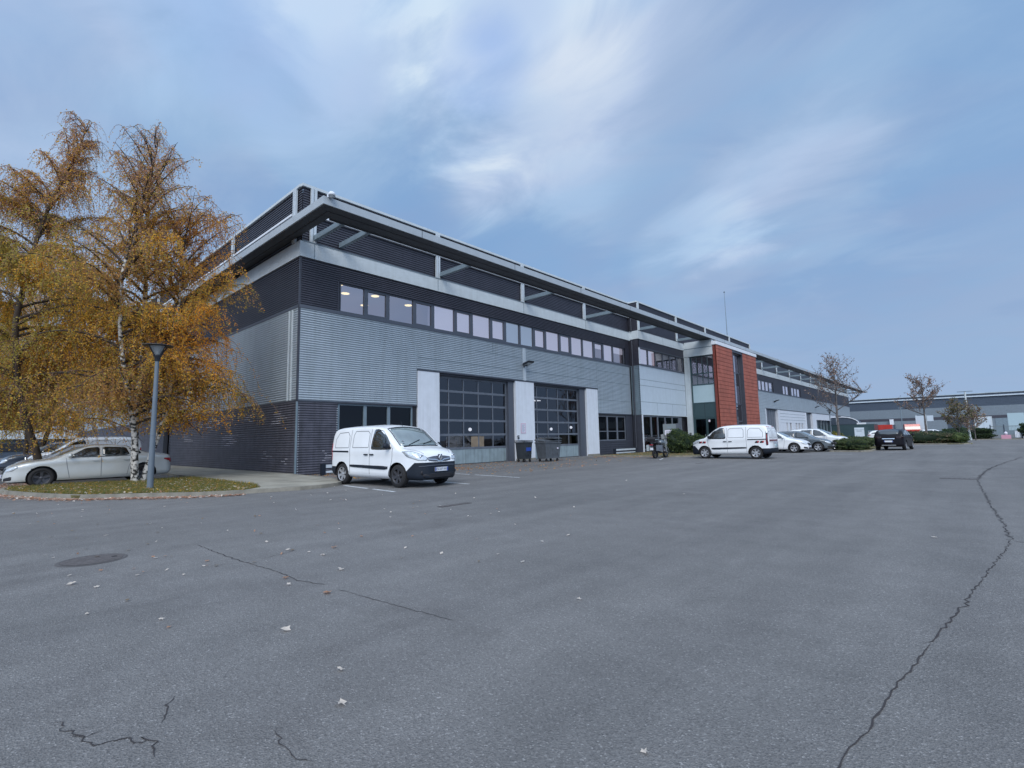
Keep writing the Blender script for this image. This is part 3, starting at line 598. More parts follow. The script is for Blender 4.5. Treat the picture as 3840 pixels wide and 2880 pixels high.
def left():
    xs = -76
    m = MB(); LF.corr(m, xs, -40.05, 0, 3.03); LF.corr(m, -38.6, X0, 0, 3.03); LF.corr(m, -40.05, -38.6, 2.45, 3.03); bpart(m, 'lower_cladding', 'slate_plinth')
    m = MB(); LF.box(m, -40.05, -38.6, -.3, -.2, 0, 2.45); LF.box(m, -40.08, -40.02, -.3, .05, 0, 2.48, 1); LF.box(m, -38.63, -38.57, -.3, .05, 0, 2.48, 1); bpart(m, 'side_door', ['black', 'frame'])
    m = MB(); LF.corr(m, xs, X0-.02, 3.09, 7.0); bpart(m, 'middle_cladding', 'grey_clad')
    m = MB(); LF.corr(m, xs, X0, 7.14, 9.22); bpart(m, 'upper_cladding', 'slate')
    m = MB(); LF.box(m, xs, X0, -.05, .055, 3.03, 3.09); LF.box(m, xs, X0, -.05, .06, 7.0, 7.14); bpart(m, 'drip_rail', 'slate_flat')
    m = MB(); LF.box(m, xs, X0+.088, -.05, .088, 9.22, 9.9)
    bpart(m, 'fascia_band', 'fascia')
    m = MB(); LF.corr(m, xs, X0-.05, 9.93, 12.38, .11, .035, -.06); bpart(m, 'roof_screen', 'slate')
    m = MB(); LF.box(m, xs, X0-.1, -.12, .06, 12.38, 12.5); bpart(m, 'roof_coping', 'fascia')
    m = MB(); LF.box(m, xs, X0-.9, -.02, .05, 11.3, 11.4); bpart(m, 'screen_rail', 'white')
    for i in range(8):
        u = -21.2-i*7.4
        m = MB(); LF.box(m, u, u+.1, 0, .1, 9.94, 12.38); LF.box(m, u+.16, u+.26, 0, .1, 9.94, 12.38); LF.box(m, u+.1, u+.16, 0, .05, 9.94, 12.38); bpart(m, 'screen_post', 'silver')
    for u in (-21.0, -21.3): m = MB(); LF.box(m, u-.07, u, .0, .07, 3.1, 6.98); bpart(m, 'downpipe', 'fascia')
    # pale patches of worn paint on the plinth
    rr = random.Random(5)
    for cx, cz, w, n_ in ((-22.1, 2.2, .7, 6), (-23.4, .75, .5, 4), (-25.6, 2.45, .6, 4), (-28, 1.3, 1.2, 6), (-21.3, .5, .4, 3), (-31, 2.3, 1.5, 5), (-35, 1.6, 1.5, 5)):
        m = MB(); z0 = round(cz/.101)*.101-.048
        for k in range(n_):
            x = cx+rr.gauss(0, w*.35); l = w*rr.uniform(.25, .8); LF.box(m, x-l, x+l, .0452, .0465, z0+k*.101, z0+k*.101+rr.uniform(.012, .024))
        bpart(m, 'worn_paint', 'worn')
    m = MB(); rr = random.Random(9)
    for k in range(5): zz = .55+k*.101+.005; y = 10.55+rr.gauss(0, .06); FR.box(m, y, y+rr.uniform(.1, .35), .0452, .0465, zz, zz+.018)
    bpart(m, 'worn_paint', 'worn')
    m = MB()
    for i in range(28): z = .055+i*.101; FR.box(m, 11.1, 11.15, .0452, .048, z, z+.03); FR.box(m, Y0+.05, Y0+.08, .0452, .047, z, z+.03)
    bpart(m, 'corner_clips', 'silver')
left()
def canopy():
    m = MB()
    # soffit plates and fascia of the flat overhanging canopy
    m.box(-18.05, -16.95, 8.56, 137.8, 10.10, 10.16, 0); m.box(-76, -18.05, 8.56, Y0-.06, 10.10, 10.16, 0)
    m.box(-17.50, -17.46, 9.0, 137.8, 10.092, 10.101, 2); m.box(-76, -17.5, 8.96, 9.0, 10.092, 10.101, 2)
    m.box(-18.06, -16.90, 8.50, 137.9, 10.161, 10.36, 1); m.box(-76, -18.06, 8.50, Y0-.06, 10.161, 10.36, 1)
    m.box(-16.948, -16.90, 8.5, 137.9, 10.06, 10.161, 1); m.box(-76, -16.948, 8.5, 8.556, 10.06, 10.161, 1)
    m.box(-18.11, -18.05, 9.36, 137.8, 10.06, 10.30, 0)
    for y in range(13, 137, 6): m.box(-16.899, -16.895, y, y+.02, 10.06, 10.36, 2)
    bpart(m, 'canopy', ['soffit', 'canopy_edge', 'black'])
    ys = [9.95, 11.15, 16.95, 23.85, 30.8, 37.6, 44.7, 51.7, 58.7]+[66+i*6.95 for i in range(11)]
    for y in ys:
        m = MB(); m.box(X0+.05 if not 37.3 < y < 66 else X1+.05, -18.06, y-.08, y+.08, 10.05, 10.27); bpart(m, 'canopy_strut', 'strut')
    m = MB(); m.box(-20.48, -17, 137.0, 137.8, 10.1, 10.16); bpart(m, 'canopy_end', 'soffit')
    m = MB(); m.box(-75, X0-.15, Y0+.2, 136.8, 11.9, 12.0); m.box(X0-.3, X1-.15, 37.5, 65.7, 11.9, 11.98)
    bpart(m, 'flat_roof', 'roof')
    m = MB(); m.box(-75, X0-6.2, Y0+7, 136.7, 0, 11.8); m.box(-75, X0-.5, 136.6, 136.9, 0, 12.4); m.box(X0-.46, X0-.1, Y0+.15, 137, 9.3, 9.88); m.box(-75, X0-.3, Y0+.2, Y0+.35, 0, 12.3)
    m.box(X0-.35, X0-.2, 37.2, 70, 0, 12.3); m.box(X0-.35, X0-.2, 10, 37.2, 10, 12.3); bpart(m, 'inner_wall', 'dark_room')
canopy()
def middle():
    # return face at the start of the projecting part
    RT = Plane('S', 37.2)
    m = MB(); RT.corr(m, X0, X1, 7.1, 9.3, .11, .03); RT.corr(m, X0, X1, 10.0, 12.38, .11, .03); bpart(m, 'return_cladding', 'slate')
    m = MB(); RT.corr(m, X0, X1, 3.05, 7.1, .16, .02); bpart(m, 'return_cladding', 'strut')
    m = MB(); RT.box(m, X0, X1, -.02, .01, 0, 3.05); bpart(m, 'return_wall', 'slate_flat')
    m = MB(); m.tube((-20.25, 37.1, 0), (-20.25, 37.1, 9.2), .06, n=10); m.tube((-20.25, 37.1, 9.95), (-20.25, 37.1, 12), .05, n=10); bpart(m, 'downpipe', 'slate_flat')
    m = MB(); m.box(X0+.02, X1+.08, 37.12, 37.19, 9.3, 9.98); m.box(X1-.05, X1+.08, 37.19, 46.0, 9.3, 9.98); m.box(X1+.081, X1+.088, 41.6, 41.63, 9.32, 9.96, 1); bpart(m, 'fascia_band', ['fascia', 'strut'])
    m = MB(); F2.corr(m, 37.2, 66, 10.0, 12.38, .11, .035, -.06); F2.box(m, 37.2, 66, -.06, .1, 9.98, 10.01); bpart(m, 'roof_screen', 'slate')
    m = MB(); F2.box(m, 37.15, 66.02, -.12, .06, 12.38, 12.5); m.box(X0-1, X1-.13, 37.14, 37.3, 12.38, 12.5); bpart(m, 'roof_coping', 'fascia')
    for y in (37.35, 44.65, 51.65, 58.7, 65.8): m = MB(); F2.box(m, y-.12, y+.12, -.02, .08, 10.02, 12.38); bpart(m, 'screen_post', 'fascia')
    m = MB(); F2.corr(m, 37.25, 46, 8.65, 9.3, .11, .03); F2.corr(m, 46, 66, 0, 9.9, .2, .02, -.2); bpart(m, 'upper_cladding', 'slate')
    m = MB(); F2.box(m, 37.2, 45.9, -.1, .05, 7.1, 7.22); F2.box(m, 37.25, 45.9, -.3, .04, 8.58, 8.65); bpart(m, 'sill_band', 'frame')
    m = MB(); F2.box(m, 37.22, 37.42, -.2, .03, 7.22, 8.58); F2.box(m, 37.22, 37.42, -.2, .03, 0, 3.05); bpart(m, 'corner_post', 'white')
    for a, b, k in ((37.45, 38.9, 1), (38.9, 40.3, .9), (40.3, 41.7, None), (41.7, 43.1, None), (43.1, 44.5, None), (44.5, 45.85, None)):
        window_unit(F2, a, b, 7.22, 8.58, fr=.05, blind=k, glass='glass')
    m = MB(); m.box(X1-3.2, X1-.36, 37.45, 45.9, 7.1, 7.2, 1); m.box(X1-3.2, X1-3.1, 37.45, 45.9, 7.2, 8.7); m.box(X1-3.1, X1-.36, 45.86, 45.96, 7.2, 8.7); m.box(X1-3.1, X1-.36, 37.45, 45.9, 8.7, 8.8); m.box(X1-3.1, X1-.36, 37.3, 37.4, 7.2, 8.7)
    m.box(X1-1.2, X1-1.0, 41.0, 41.6, 7.2, 8.0, 1); m.box(X1-1.4, X1-1.1, 43.2, 43.9, 7.2, 8.1, 1); bpart(m, 'office_interior', ['dark_room', 'black'])
    m = MB(); F2.box(m, 37.2, 45.95, -.1, 0, 3.1, 7.1)
    for z in (4.1, 5.45, 5.95): F2.box(m, 37.2, 45.95, 0, .004, z, z+.035, 1)
    for y in (40.1, 43.0): F2.box(m, y, y+.025, 0, .004, 3.1, 4.1, 1)
    F2.box(m, 37.2, 45.95, -.1, .03, 3.04, 3.1, 2); bpart(m, 'white_cladding', ['white_panel', 'strut', 'fascia'])
    for a, b in ((37.45, 38.9), (38.9, 40.1), (40.1, 41.5), (41.5, 42.9), (42.9, 44.3)): window_unit(F2, a, b, .2, 3.0, fr=.09, glass='dark_glass', bar=1.2, frame='gate_frame', blind=.0)
    m = MB(); F2.box(m, 37.4, 45.9, -.2, -.02, 0, .2); F2.box(m, 44.3, 44.9, -.16, -.05, .2, 3.0, 1); F2.box(m, 44.9, 45.9, -.3, -.2, .2, 3.0)
    m.box(X1-2, X1-1.9, 37.4, 45.9, .2, 3.1); m.box(X1-1.9, X1-.2, 45.9, 45.95, .2, 3.1); bpart(m, 'recess_wall', ['black', 'gate_frame'])
    m = MB(); F2.box(m, 38.6, 39.6, -1.0, -.8, .4, 1.5); bpart(m, 'orange_shelf', 'red')
    # entrance bay
    m = MB(); m.box(-19.7, -19.22, 45.96, 46.35, 0, 8.62); m.tube((-19.25, 45.9, 6.3), (-19.25, 45.9, 8.4), .03); m.box(-19.5, -19.44, 45.94, 45.96, 5.2, 5.45); bpart(m, 'entrance_pillar', 'fascia')
    m = MB(); EN.box(m, -19.72, -16.98, -.4, .12, 8.65, 9.82); EN.box(m, -19.72, -16.98, .12, .13, 9.35, 9.42, 1); EN.box(m, -19.6, -17.0, -.4, .05, 9.82, 10.04); bpart(m, 'entrance_beam', ['fascia', 'strut'])
    e = MB(); zs = (0, 2.9, 3.0, 4.22, 4.3, 5.92, 6.02, 6.9, 7.0, 8.56)
    EN.box(e, -19.2, -19.08, -.25, -.1, 0, 8.64); EN.box(e, -17.1, -16.98, -.25, -.1, 0, 8.64)
    for z in (2.94, 4.26, 5.97, 7.0, 8.6): EN.box(e, -19.08, -17.1, -.24, -.11, z-.05, z+.05)
    for x in (-18.62, -18.1, -17.6): EN.box(e, x-.025, x+.025, -.23, -.12, 6.02, 8.55)
    en = bpart(e, 'entrance_glazing', 'green_dark')
    g = MB(); EN.quad(g, -19.08, -17.1, -.17, 6.0, 8.56); bpart(g, 'pane', 'glass', en, False)
    g = MB(); EN.box(g, -19.08, -17.1, -.2, -.14, 4.31, 5.92); bpart(g, 'spandrel_panel', 'mint', en)
    g = MB(); EN.box(g, -19.08, -17.1, -.2, -.14, 2.99, 4.21); EN.box(g, -18.1, -18.07, -.14, -.137, 2.99, 4.21, 1); bpart(g, 'spandrel_panel', ['green_dark', 'black'], en)
    for a, b in ((-19.08, -17.95), (-17.95, -17.1)):
        g = MB(); EN.box(g, a+.01, a+.09, -.22, -.13, 0, 2.88); EN.box(g, b-.09, b-.01, -.22, -.13, 0, 2.88); EN.box(g, a+.09, b-.09, -.22, -.13, 2.78, 2.88); EN.box(g, a+.09, b-.09, -.22, -.13, 0, .12)
        d = bpart(g, 'entrance_door', 'green_dark', en); p = MB(); EN.quad(p, a+.09, b-.09, -.17, .12, 2.78); bpart(p, 'door_pane', 'dark_glass', d, False)
        h = MB(); h.tube(EN.pt(b-.16, -.06, .9), EN.pt(b-.16, -.06, 1.4), .015); bpart(h, 'handle', 'galv', d)
    g = MB(); EN.box(g, -17.8, -17.64, -.125, -.12, 2.5, 2.7); bpart(g, 'door_sticker', 'paper', en)
    g = MB(); g.box(-19.15, -17.05, 49, 49.1, 0, 8.6); g.box(-19.2, -19.15, 46.3, 49, 0, 8.6); g.box(-17.05, -17.0, 46.3, 49, 0, 8.6); g.box(-19.15, -17.05, 46.3, 49, 8.6, 8.65); g.box(-19.15, -17.05, 46.4, 49, 6.0, 6.1); bpart(g, 'lobby_interior', 'dark_room', en)
    # red tile tower
    def tiles(mb, P, u0, u1, z0, z1, p=.36, o=0, mi=0):
        n = round((z1-z0)/p); q = (z1-z0)/n
        for i in range(n): P.box(mb, u0, u1, o-.1, o, z0+i*q+.035, z0+(i+1)*q, mi)
        P.box(mb, u0, u1, o-.14, o-.03, z0, z1, 1)
    m = MB(); tiles(m, TW, 46.0, 50.2, 0, 9.5); bpart(m, 'tile_wall', ['red', 'red_dark'])
    m = MB(); tiles(m, TW, 53.15, 57.4, 0, 9.5); bpart(m, 'tile_wall', ['red', 'red_dark'])
    SW = Plane('S', 46.0); m = MB(); tiles(m, SW, -16.98, -16.79, 0, 9.5); SW.box(m, -20, -16.98, -.6, -.5, 8.7, 9.5, 1); bpart(m, 'tile_return', ['red_dark', 'red_dark'])
    m = MB(); m.box(-17.04, -16.58, 45.90, 57.47, 9.52, 9.84); m.box(-19.6, -17.04, 46.6, 57.3, 9.52, 9.80); bpart(m, 'tower_coping', 'white')
    m = MB(); TW.box(m, 53.05, 53.14, -1.2, .0, 0, 9.5); TW.box(m, 50.21, 50.3, -1.2, .0, 0, 9.5); TW.box(m, 50.3, 53.05, -1.2, -.02, 9.3, 9.5); TW.box(m, 57.3, 57.38, -3, -.15, 0, 9.5); bpart(m, 'slot_reveal', 'slate_flat')
    s = MB()
    for z in (0.05, 2.6, 4.3, 7.4, 9.25): TW.box(s, 50.3, 53.05, -.42, -.34, z-.05, z+.05)
    for u in (50.35, 51.4, 53.0): TW.box(s, u-.04, u+.04, -.42, -.34, 0, 9.3)
    sl = bpart(s, 'slot_window', 'frame')
    for z0, z1, mm in ((.1, 2.55, 'glass'), (2.65, 4.25, 'glass'), (4.35, 7.35, 'glass'), (7.45, 9.2, 'glass')):
        for a, b in ((50.39, 51.36), (51.44, 52.96)): g = MB(); TW.quad(g, a, b, -.38, z0, z1); bpart(g, 'pane', mm, sl, False)
    g = MB(); TW.box(g, 50.3, 53.0, -.52, -.48, 4.4, 6.1); TW.box(g, 50.3, 51.9, -.52, -.48, 6.4, 9.2); TW.box(g, 50.3, 53.0, -.52, -.48, 7.5, 9.2); bpart(g, 'blind', 'white', sl)
    g = MB(); TW.box(g, 50.3, 53.05, -2.4, -2.3, 0, 9.3); g.box(-19.4, -18.9, 50.2, 50.3, 0, 9.3); g.box(-19.6, -16.9, 50, 53.2, 9.3, 9.4); bpart(g, 'stair_interior', 'ceiling_glow', sl)
middle()
def far_wing():
    m = MB(); FR.corr(m, 66, 136.9, 8.5, 9.22, .18, .03); FR.corr(m, 93, 136.9, 7.1, 8.5, .18, .03); FR.corr(m, 77.7, 82.6, 7.1, 8.5, .18, .03); FR.corr(m, 66, 71, 7.1, 8.5, .18, .03); FR.corr(m, 86.1, 87.4, 7.1, 8.5, .18, .03); bpart(m, 'upper_cladding', 'slate')
    m = MB(); FR.corr(m, 66, 136.9, 4.8, 7.0, .2, .025); FR.corr(m, 66, 73.2, 0, 4.8, .2, .025); bpart(m, 'middle_cladding', 'grey_clad')
    m = MB(); FR.box(m, 66, 137, -.05, .08, 9.22, 9.9); bpart(m, 'fascia_band', 'fascia')
    m = MB(); FR.corr(m, 66, 136.9, 9.93, 12.0, .18, .035, -.06); bpart(m, 'roof_screen', 'slate_flat')
    m = MB(); FR.box(m, 66, 137, -.12, .06, 12.0, 12.12); bpart(m, 'roof_coping', 'fascia')
    m = MB(); FR.box(m, 66, 137, -.02, .05, 11.26, 11.4); bpart(m, 'screen_rail', 'white')
    m = MB(); FR.box(m, 66, 137, -.1, .05, 7.0, 7.1); FR.box(m, 73.2, 137, -.1, .04, 4.72, 4.8); bpart(m, 'sill_band', 'frame')
    for i in range(10): m = MB(); y = 73+i*6.95; FR.box(m, y-.12, y+.12, 0, .1, 9.94, 12.0); bpart(m, 'screen_post', 'silver')
    for a, b, k in ((71, 72.6, 1), (72.6, 74.2, 1), (74.2, 75.8, 1), (75.8, 77.6, .6), (82.6, 84.3, 1), (84.3, 86.1, .9), (87.4, 89.2, 1), (89.2, 91, .7), (91, 93, 1)):
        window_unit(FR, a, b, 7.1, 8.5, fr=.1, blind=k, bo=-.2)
    m = MB(); m.box(X0-1, X0-.9, 70, 94, 7, 8.6); m.box(X0-1, X0-.9, 73, 137, 0, 4.8); bpart(m, 'inner_wall', 'dark_room')
    # ground floor: dark door, white rolled panel, more openings
    for a, b, o0, o1, z0, z1 in ((73.2, 73.5, -.3, .05, 0, 4.7), (78.9, 80.0, -.3, .05, 0, 4.7), (80, 94.9, -.2, .0, 2.9, 4.7), (94.9, 95.6, -.3, .06, 0, 4.7), (99.9, 102.8, -.3, .05, 0, 4.7),
                                 (102.8, 118, -.2, .0, 3.6, 4.7), (118, 120, -.3, .05, 0, 4.7), (126, 129, -.3, .05, 0, 4.7), (129, 136.9, -.2, 0, 0, 4.7)):
        m = MB(); FR.box(m, a, b, o0, o1, z0, z1); bpart(m, 'white_wall', 'white')
    for a, b in ((80, 83.2), (84.0, 85.2), (86.2, 88.5), (89.4, 90.3), (91.3, 92.2), (93.2, 94.9)): m = MB(); FR.box(m, a, b, -.2, .0, 0, 2.88); bpart(m, 'white_pier', 'white')
    m = MB()
    for z in (3.3, 3.75, 4.2): FR.box(m, 80, 94.9, 0, .006, z, z+.05)
    bpart(m, 'panel_joint', 'strut')
    for a, b, z in ((73.5, 78.9, 4.7), (95.6, 99.9, 4.7), (120, 126, 4.7), (80, 94.9, 2.9)): m = MB(); FR.box(m, a, b, -.36, -.3, 0, z); bpart(m, 'dark_door', 'gate_frame')
    for a in (74.5, 75.6, 76.7, 77.8, 96.6, 97.7, 98.8, 121.2, 122.4, 123.6): m = MB(); FR.box(m, a, a+.1, -.3, -.27, 0.2, 4.6); bpart(m, 'door_mullion', 'post')
    m = MB(); FR.box(m, 102.8, 118, -.45, -.4, 0, 3.6); bpart(m, 'shop_glass', 'carglass')
    for a in (105.2, 108, 110.5, 113.2, 115.6): m = MB(); FR.box(m, a, a+.18, -.4, -.3, 0, 3.6); bpart(m, 'shop_mullion', 'strut')
    m = MB(); FR.box(m, 101, 102, .0, .06, 7.3, 8.0); bpart(m, 'wall_vent', 'black')
    m = MB(); m.box(-75, X0, 136.9, 137, 0, 9.9); bpart(m, 'end_wall', 'white_panel')
far_wing()
def fixtures():
    def flood(x, y, z, l, s=1):
        t = thing('floodlight', l, 'floodlight', (x, y, z), group='floodlights on the front wall')
        MB().box(0, .3, -.03, .03, -.05, .0).tube((0, 0, -.12), (0, 0, .08), .05).build('bracket', 'lamp_black', t)
        m = MB(); m.prism([(.1, -.02), (.62, .14), (.66, .24), (.5, .22), (.12, .12)], -.24, .24, 'y'); m.build('housing', 'lamp_black', t)
        MB().add([(.16, -.2, -.01), (.56, -.2, .115), (.56, .2, .115), (.16, .2, -.01)], [(0, 1, 2, 3)]).build('lens', 'lamp_glass', t)
    flood(X0+.05, 23.65, 5.86, 'black floodlight above the white pier between the two roller gates')
    flood(X0+.03, 77.5, 5.8, 'black floodlight on the grey wall just beyond the red tile tower')
    flood(X0+.03, 102.7, 5.8, 'farthest black floodlight on the grey wall beyond the white doors')
    t = thing('security_camera', 'white dome security camera at the near corner of the roof canopy', 'camera', (-16.87, 8.75, 10.45))
    MB().box(-.1, .08, -.08, .08, -.10, .04).build('bracket', 'white', t)
    MB().lathe([(.001, .11), (.08, .09), (.12, .03), (.13, -.05), (.09, -.06)], 16, c=(.12, 0, -.02)).build('housing', 'white', t)
    m = MB(); m.ell((.12, 0, -.08), (.08, .08, .09)); m.build('dome', 'lamp_glass', t)
    t = thing('antenna_mast', 'thin tall antenna mast standing on the roof behind the red tile tower', 'antenna', (X0-1, 63.5, 12))
    MB().tube((0, 0, 0), (-.02, 0, 6.95), .06, .025).build('mast', 'strut', t); m = MB(); m.ell((-.02, 0, 7.05), (.1, .1, .1)); m.build('tip', 'strut', t)
    t = thing('notice_board', 'small white notice with a pink border on the middle white pier', 'notice', (X0+.06, 23.45, 1.95))
    MB().box(0, .01, -.22, .22, -.3, .3).build('frame', 'pink', t)
    m = MB(); m.box(.0105, .013, -.19, .19, -.27, .27, 0)
    for i in range(9): m.box(.0132, .0136, -.15, .15-.05*(i % 3), .2-i*.05, .215-i*.05, 1)
    m.build('paper', ['paper', 'strut'], t)
    t = thing('key_box', 'small dark switch box low on the middle white pier', 'switch box', (X0+.06, 22.95, 1.42)); MB().box(0, .06, -.06, .06, -.1, .1).build('box', 'lamp_black', t); MB().box(.061, .066, -.03, .03, -.02, .06).build('button', 'galv', t)
    t = thing('intercom', 'dark intercom on the white pillar beside the entrance door', 'intercom', (-19.45, 45.95, 1.35)); MB().box(-.09, .09, -.05, 0, -.2, .2).build('panel', 'lamp_black', t); MB().box(-.05, .05, -.056, -.05, .02, .12).build('screen', 'lamp_glass', t)
    for y0, y1, l in ((9.95, 13.0, 'low wall bumper rail behind the near white van'), (32.4, 35.6, 'low white bumper rail below the windows left of the motorcycle')):
        t = thing('bumper_rail', l, 'bumper rail', (-19.5, y0, 0), group='low rails along the foot of the wall'); n = y1-y0
        MB().box(-.06, .06, .05, n-.05, .30, .42).box(-.05, .05, .1, n-.1, .10, .18).build('rail', 'silver', t)
        for y in (0, n-.16): MB().box(-.08, .08, y, y+.16, 0, .46).build('foot', 'trim', t)
    # info totem
    t = thing('info_totem', 'grey information totem with a pale poster behind the motorcycle', 'sign', (-17.1, 36.9, 0), R(18))
    MB().box(-.62, .62, -.06, .06, 0, 2.22).build('panel', 'fence_grey', t)
    MB().box(.36, .63, -.1, .1, 0, 2.25).build('side_post', 'frame', t)
    m = MB(); m.box(-.5, .28, -.068, -.062, 1.05, 1.75); m.box(-.3, -.05, -.07, -.0685, 1.9, 2.02, 1)
    for i in range(5): m.box(-.42, .2-.1*(i % 2), -.071, -.0685, 1.62-i*.09, 1.65-i*.09, 1)
    m.build('poster', ['paper', 'strut'], t)
fixtures()
def lamp_post(x, y, h, l, grp='street lamps in the car park'):
    t = thing('street_lamp', l, 'street lamp', (x, y, 0), group=grp)
    MB().tube((0, 0, 0), (0, 0, h-.42), .085, .052, 16).tube((0, 0, 1.62), (0, 0, 1.65), .077, .077, 16).lathe([(.16, 0), (.16, .02), (.09, .03)], 16).build('pole', 'post', t)
    m = MB(); m.lathe([(.06, h-.46), (.08, h-.34), (.11, h-.3), (.11, h-.27), (.0, h-.27)], 18)
    for i in range(4):
        a = i*math.pi/2+.5; c, s = math.cos(a), math.sin(a); m.tube((c*.09, s*.09, h-.3), (c*.30, s*.30, h+.01), .022, .018, 6)
    m.lathe([(.001, h+.045), (.2, h+.04), (.385, h+.02), (.39, h), (.34, h-.005), (.001, h)], 26); m.build('lamp_head', 'lamp_black', t)
    MB().lathe([(.07, h-.27), (.10, h-.2), (.19, h-.04), (.2, h-.006)], 20).build('lens', 'lamp_glass', t)
    return t
lamp_post(-17.72, 3.86, 4.27, 'blue grey lamp post with a wide black conical head on the grass island')
lamp_post(-14.3, 80, 4.3, 'small distant lamp post in front of the white doors beyond the tower')
def bins():
    def lid(mb, x0, x1, y0, y1, z, tilt=0): mb.add([(x0, y0, z), (x1, y0, z+tilt*.3), (x1, y1, z+tilt), (x0, y1, z+tilt*.6), (x0, y0, z+.05), (x1, y0, z+.05+tilt*.3), (x1, y1, z+.06+tilt), (x0, y1, z+.05+tilt*.6)],
                    [(0, 3, 2, 1), (4, 5, 6, 7), (0, 1, 5, 4), (1, 2, 6, 5), (2, 3, 7, 6), (3, 0, 4, 7)])
    def cont(nm, l, loc, w, d, h, mt, rz=0):
        t = thing(nm, l, 'bin', loc, rz, 'rubbish bins by the middle white pier')
        m = MB(); a, b = w/2, d/2; k = .85
        m.add([(-a*k, -b*k, .18), (a*k, -b*k, .18), (a*k, b*k, .18), (-a*k, b*k, .18), (-a, -b, h-.14), (a, -b, h-.14), (a, b, h-.14), (-a, b, h-.14)], [(3, 2, 1, 0), (4, 5, 6, 7), (0, 1, 5, 4), (1, 2, 6, 5), (2, 3, 7, 6), (3, 0, 4, 7)])
        m.box(-a-.03, a+.03, -b-.03, b+.03, h-.15, h-.09)
        for x in (-a*.6, 0, a*.6): m.box(x-.02, x+.02, -b*.96-.02, -b*.9, .35, h-.16)
        m.build('body', mt, t)
        for x in (-a*.7, a*.7):
            for y in (-b*.65, b*.65):
                MB().lathe([(.001, -.022), (.08, -.022), (.085, 0), (.08, .022), (.001, .022)], 14, 'y', (x, y, .085)).box(x-.02, x+.02, y-.03, y+.03, .1, .2).build('wheel', 'tyre', t)
        return t
    t = cont('wheelie_bin', 'narrow dark bin with a blue sticker, left one by the middle pier', (-18.95, 21.75, 0), .62, .72, 1.22, 'bin_dark', R(88))
    m = MB(); lid(m, -.34, .34, -.4, .4, 1.14, .04); m.build('lid', 'bin_dark', t); MB().box(-.2, .2, -.372, -.366, .62, .82).build('sticker', 'blue', t)
    t = cont('wheelie_bin', 'wide grey four wheeled bin with its lid propped open, right one by the middle pier', (-18.1, 22.9, 0), 1.32, .78, 1.18, 'bin_plastic', R(86))
    m = MB(); lid(m, -.70, .70, -.42, .42, 1.10, .16); m.build('lid', 'bin_plastic', t)
    m = MB(); m.box(-.1, .65, -.5, .3, 1.28, 1.31); m.box(.0, .55, -.46, .3, 1.315, 1.36); m.build('loose_panel', 'bin_plastic', t)
    MB().box(.3, .42, -.402, -.396, .7, .78).build('sticker', 'paper', t)
bins()
# ---------------------------------------------------------------- vehicles
def pchip(xs, ys, x):
    xs = np.asarray(xs, float); ys = np.asarray(ys, float); h = np.diff(xs); d = np.diff(ys)/h; m = np.zeros(len(xs))
    for i in range(1, len(xs)-1):
        if d[i-1]*d[i] > 0: w1 = 2*h[i]+h[i-1]; w2 = h[i]+2*h[i-1]; m[i] = (w1+w2)/(w1/d[i-1]+w2/d[i])
    m[0] = d[0]; m[-1] = d[-1]; x = float(min(max(x, xs[0]), xs[-1])); i = int(min(np.searchsorted(xs, x, side='right')-1, len(xs)-2)); t = (x-xs[i])/h[i]
    return float((2*t**3-3*t*t+1)*ys[i]+(t**3-2*t*t+t)*h[i]*m[i]+(-2*t**3+3*t*t)*ys[i+1]+(t**3-t*t)*h[i]*m[i+1])
def text_mesh(name, s, size, m, parent, loc, rot):
    cu = bpy.data.curves.new(name, 'FONT'); cu.body = s; cu.size = size; cu.align_x = 'CENTER'; cu.align_y = 'CENTER'
    o = bpy.data.objects.new(name, cu); COL.objects.link(o); dg = bpy.context.evaluated_depsgraph_get(); me = bpy.data.meshes.new_from_object(o.evaluated_get(dg))
    bpy.data.objects.remove(o); me.materials.clear(); me.materials.append(M[m]); o = bpy.data.objects.new(name, me); COL.objects.link(o); o.parent = parent; o.location = loc; o.rotation_euler = rot; return o

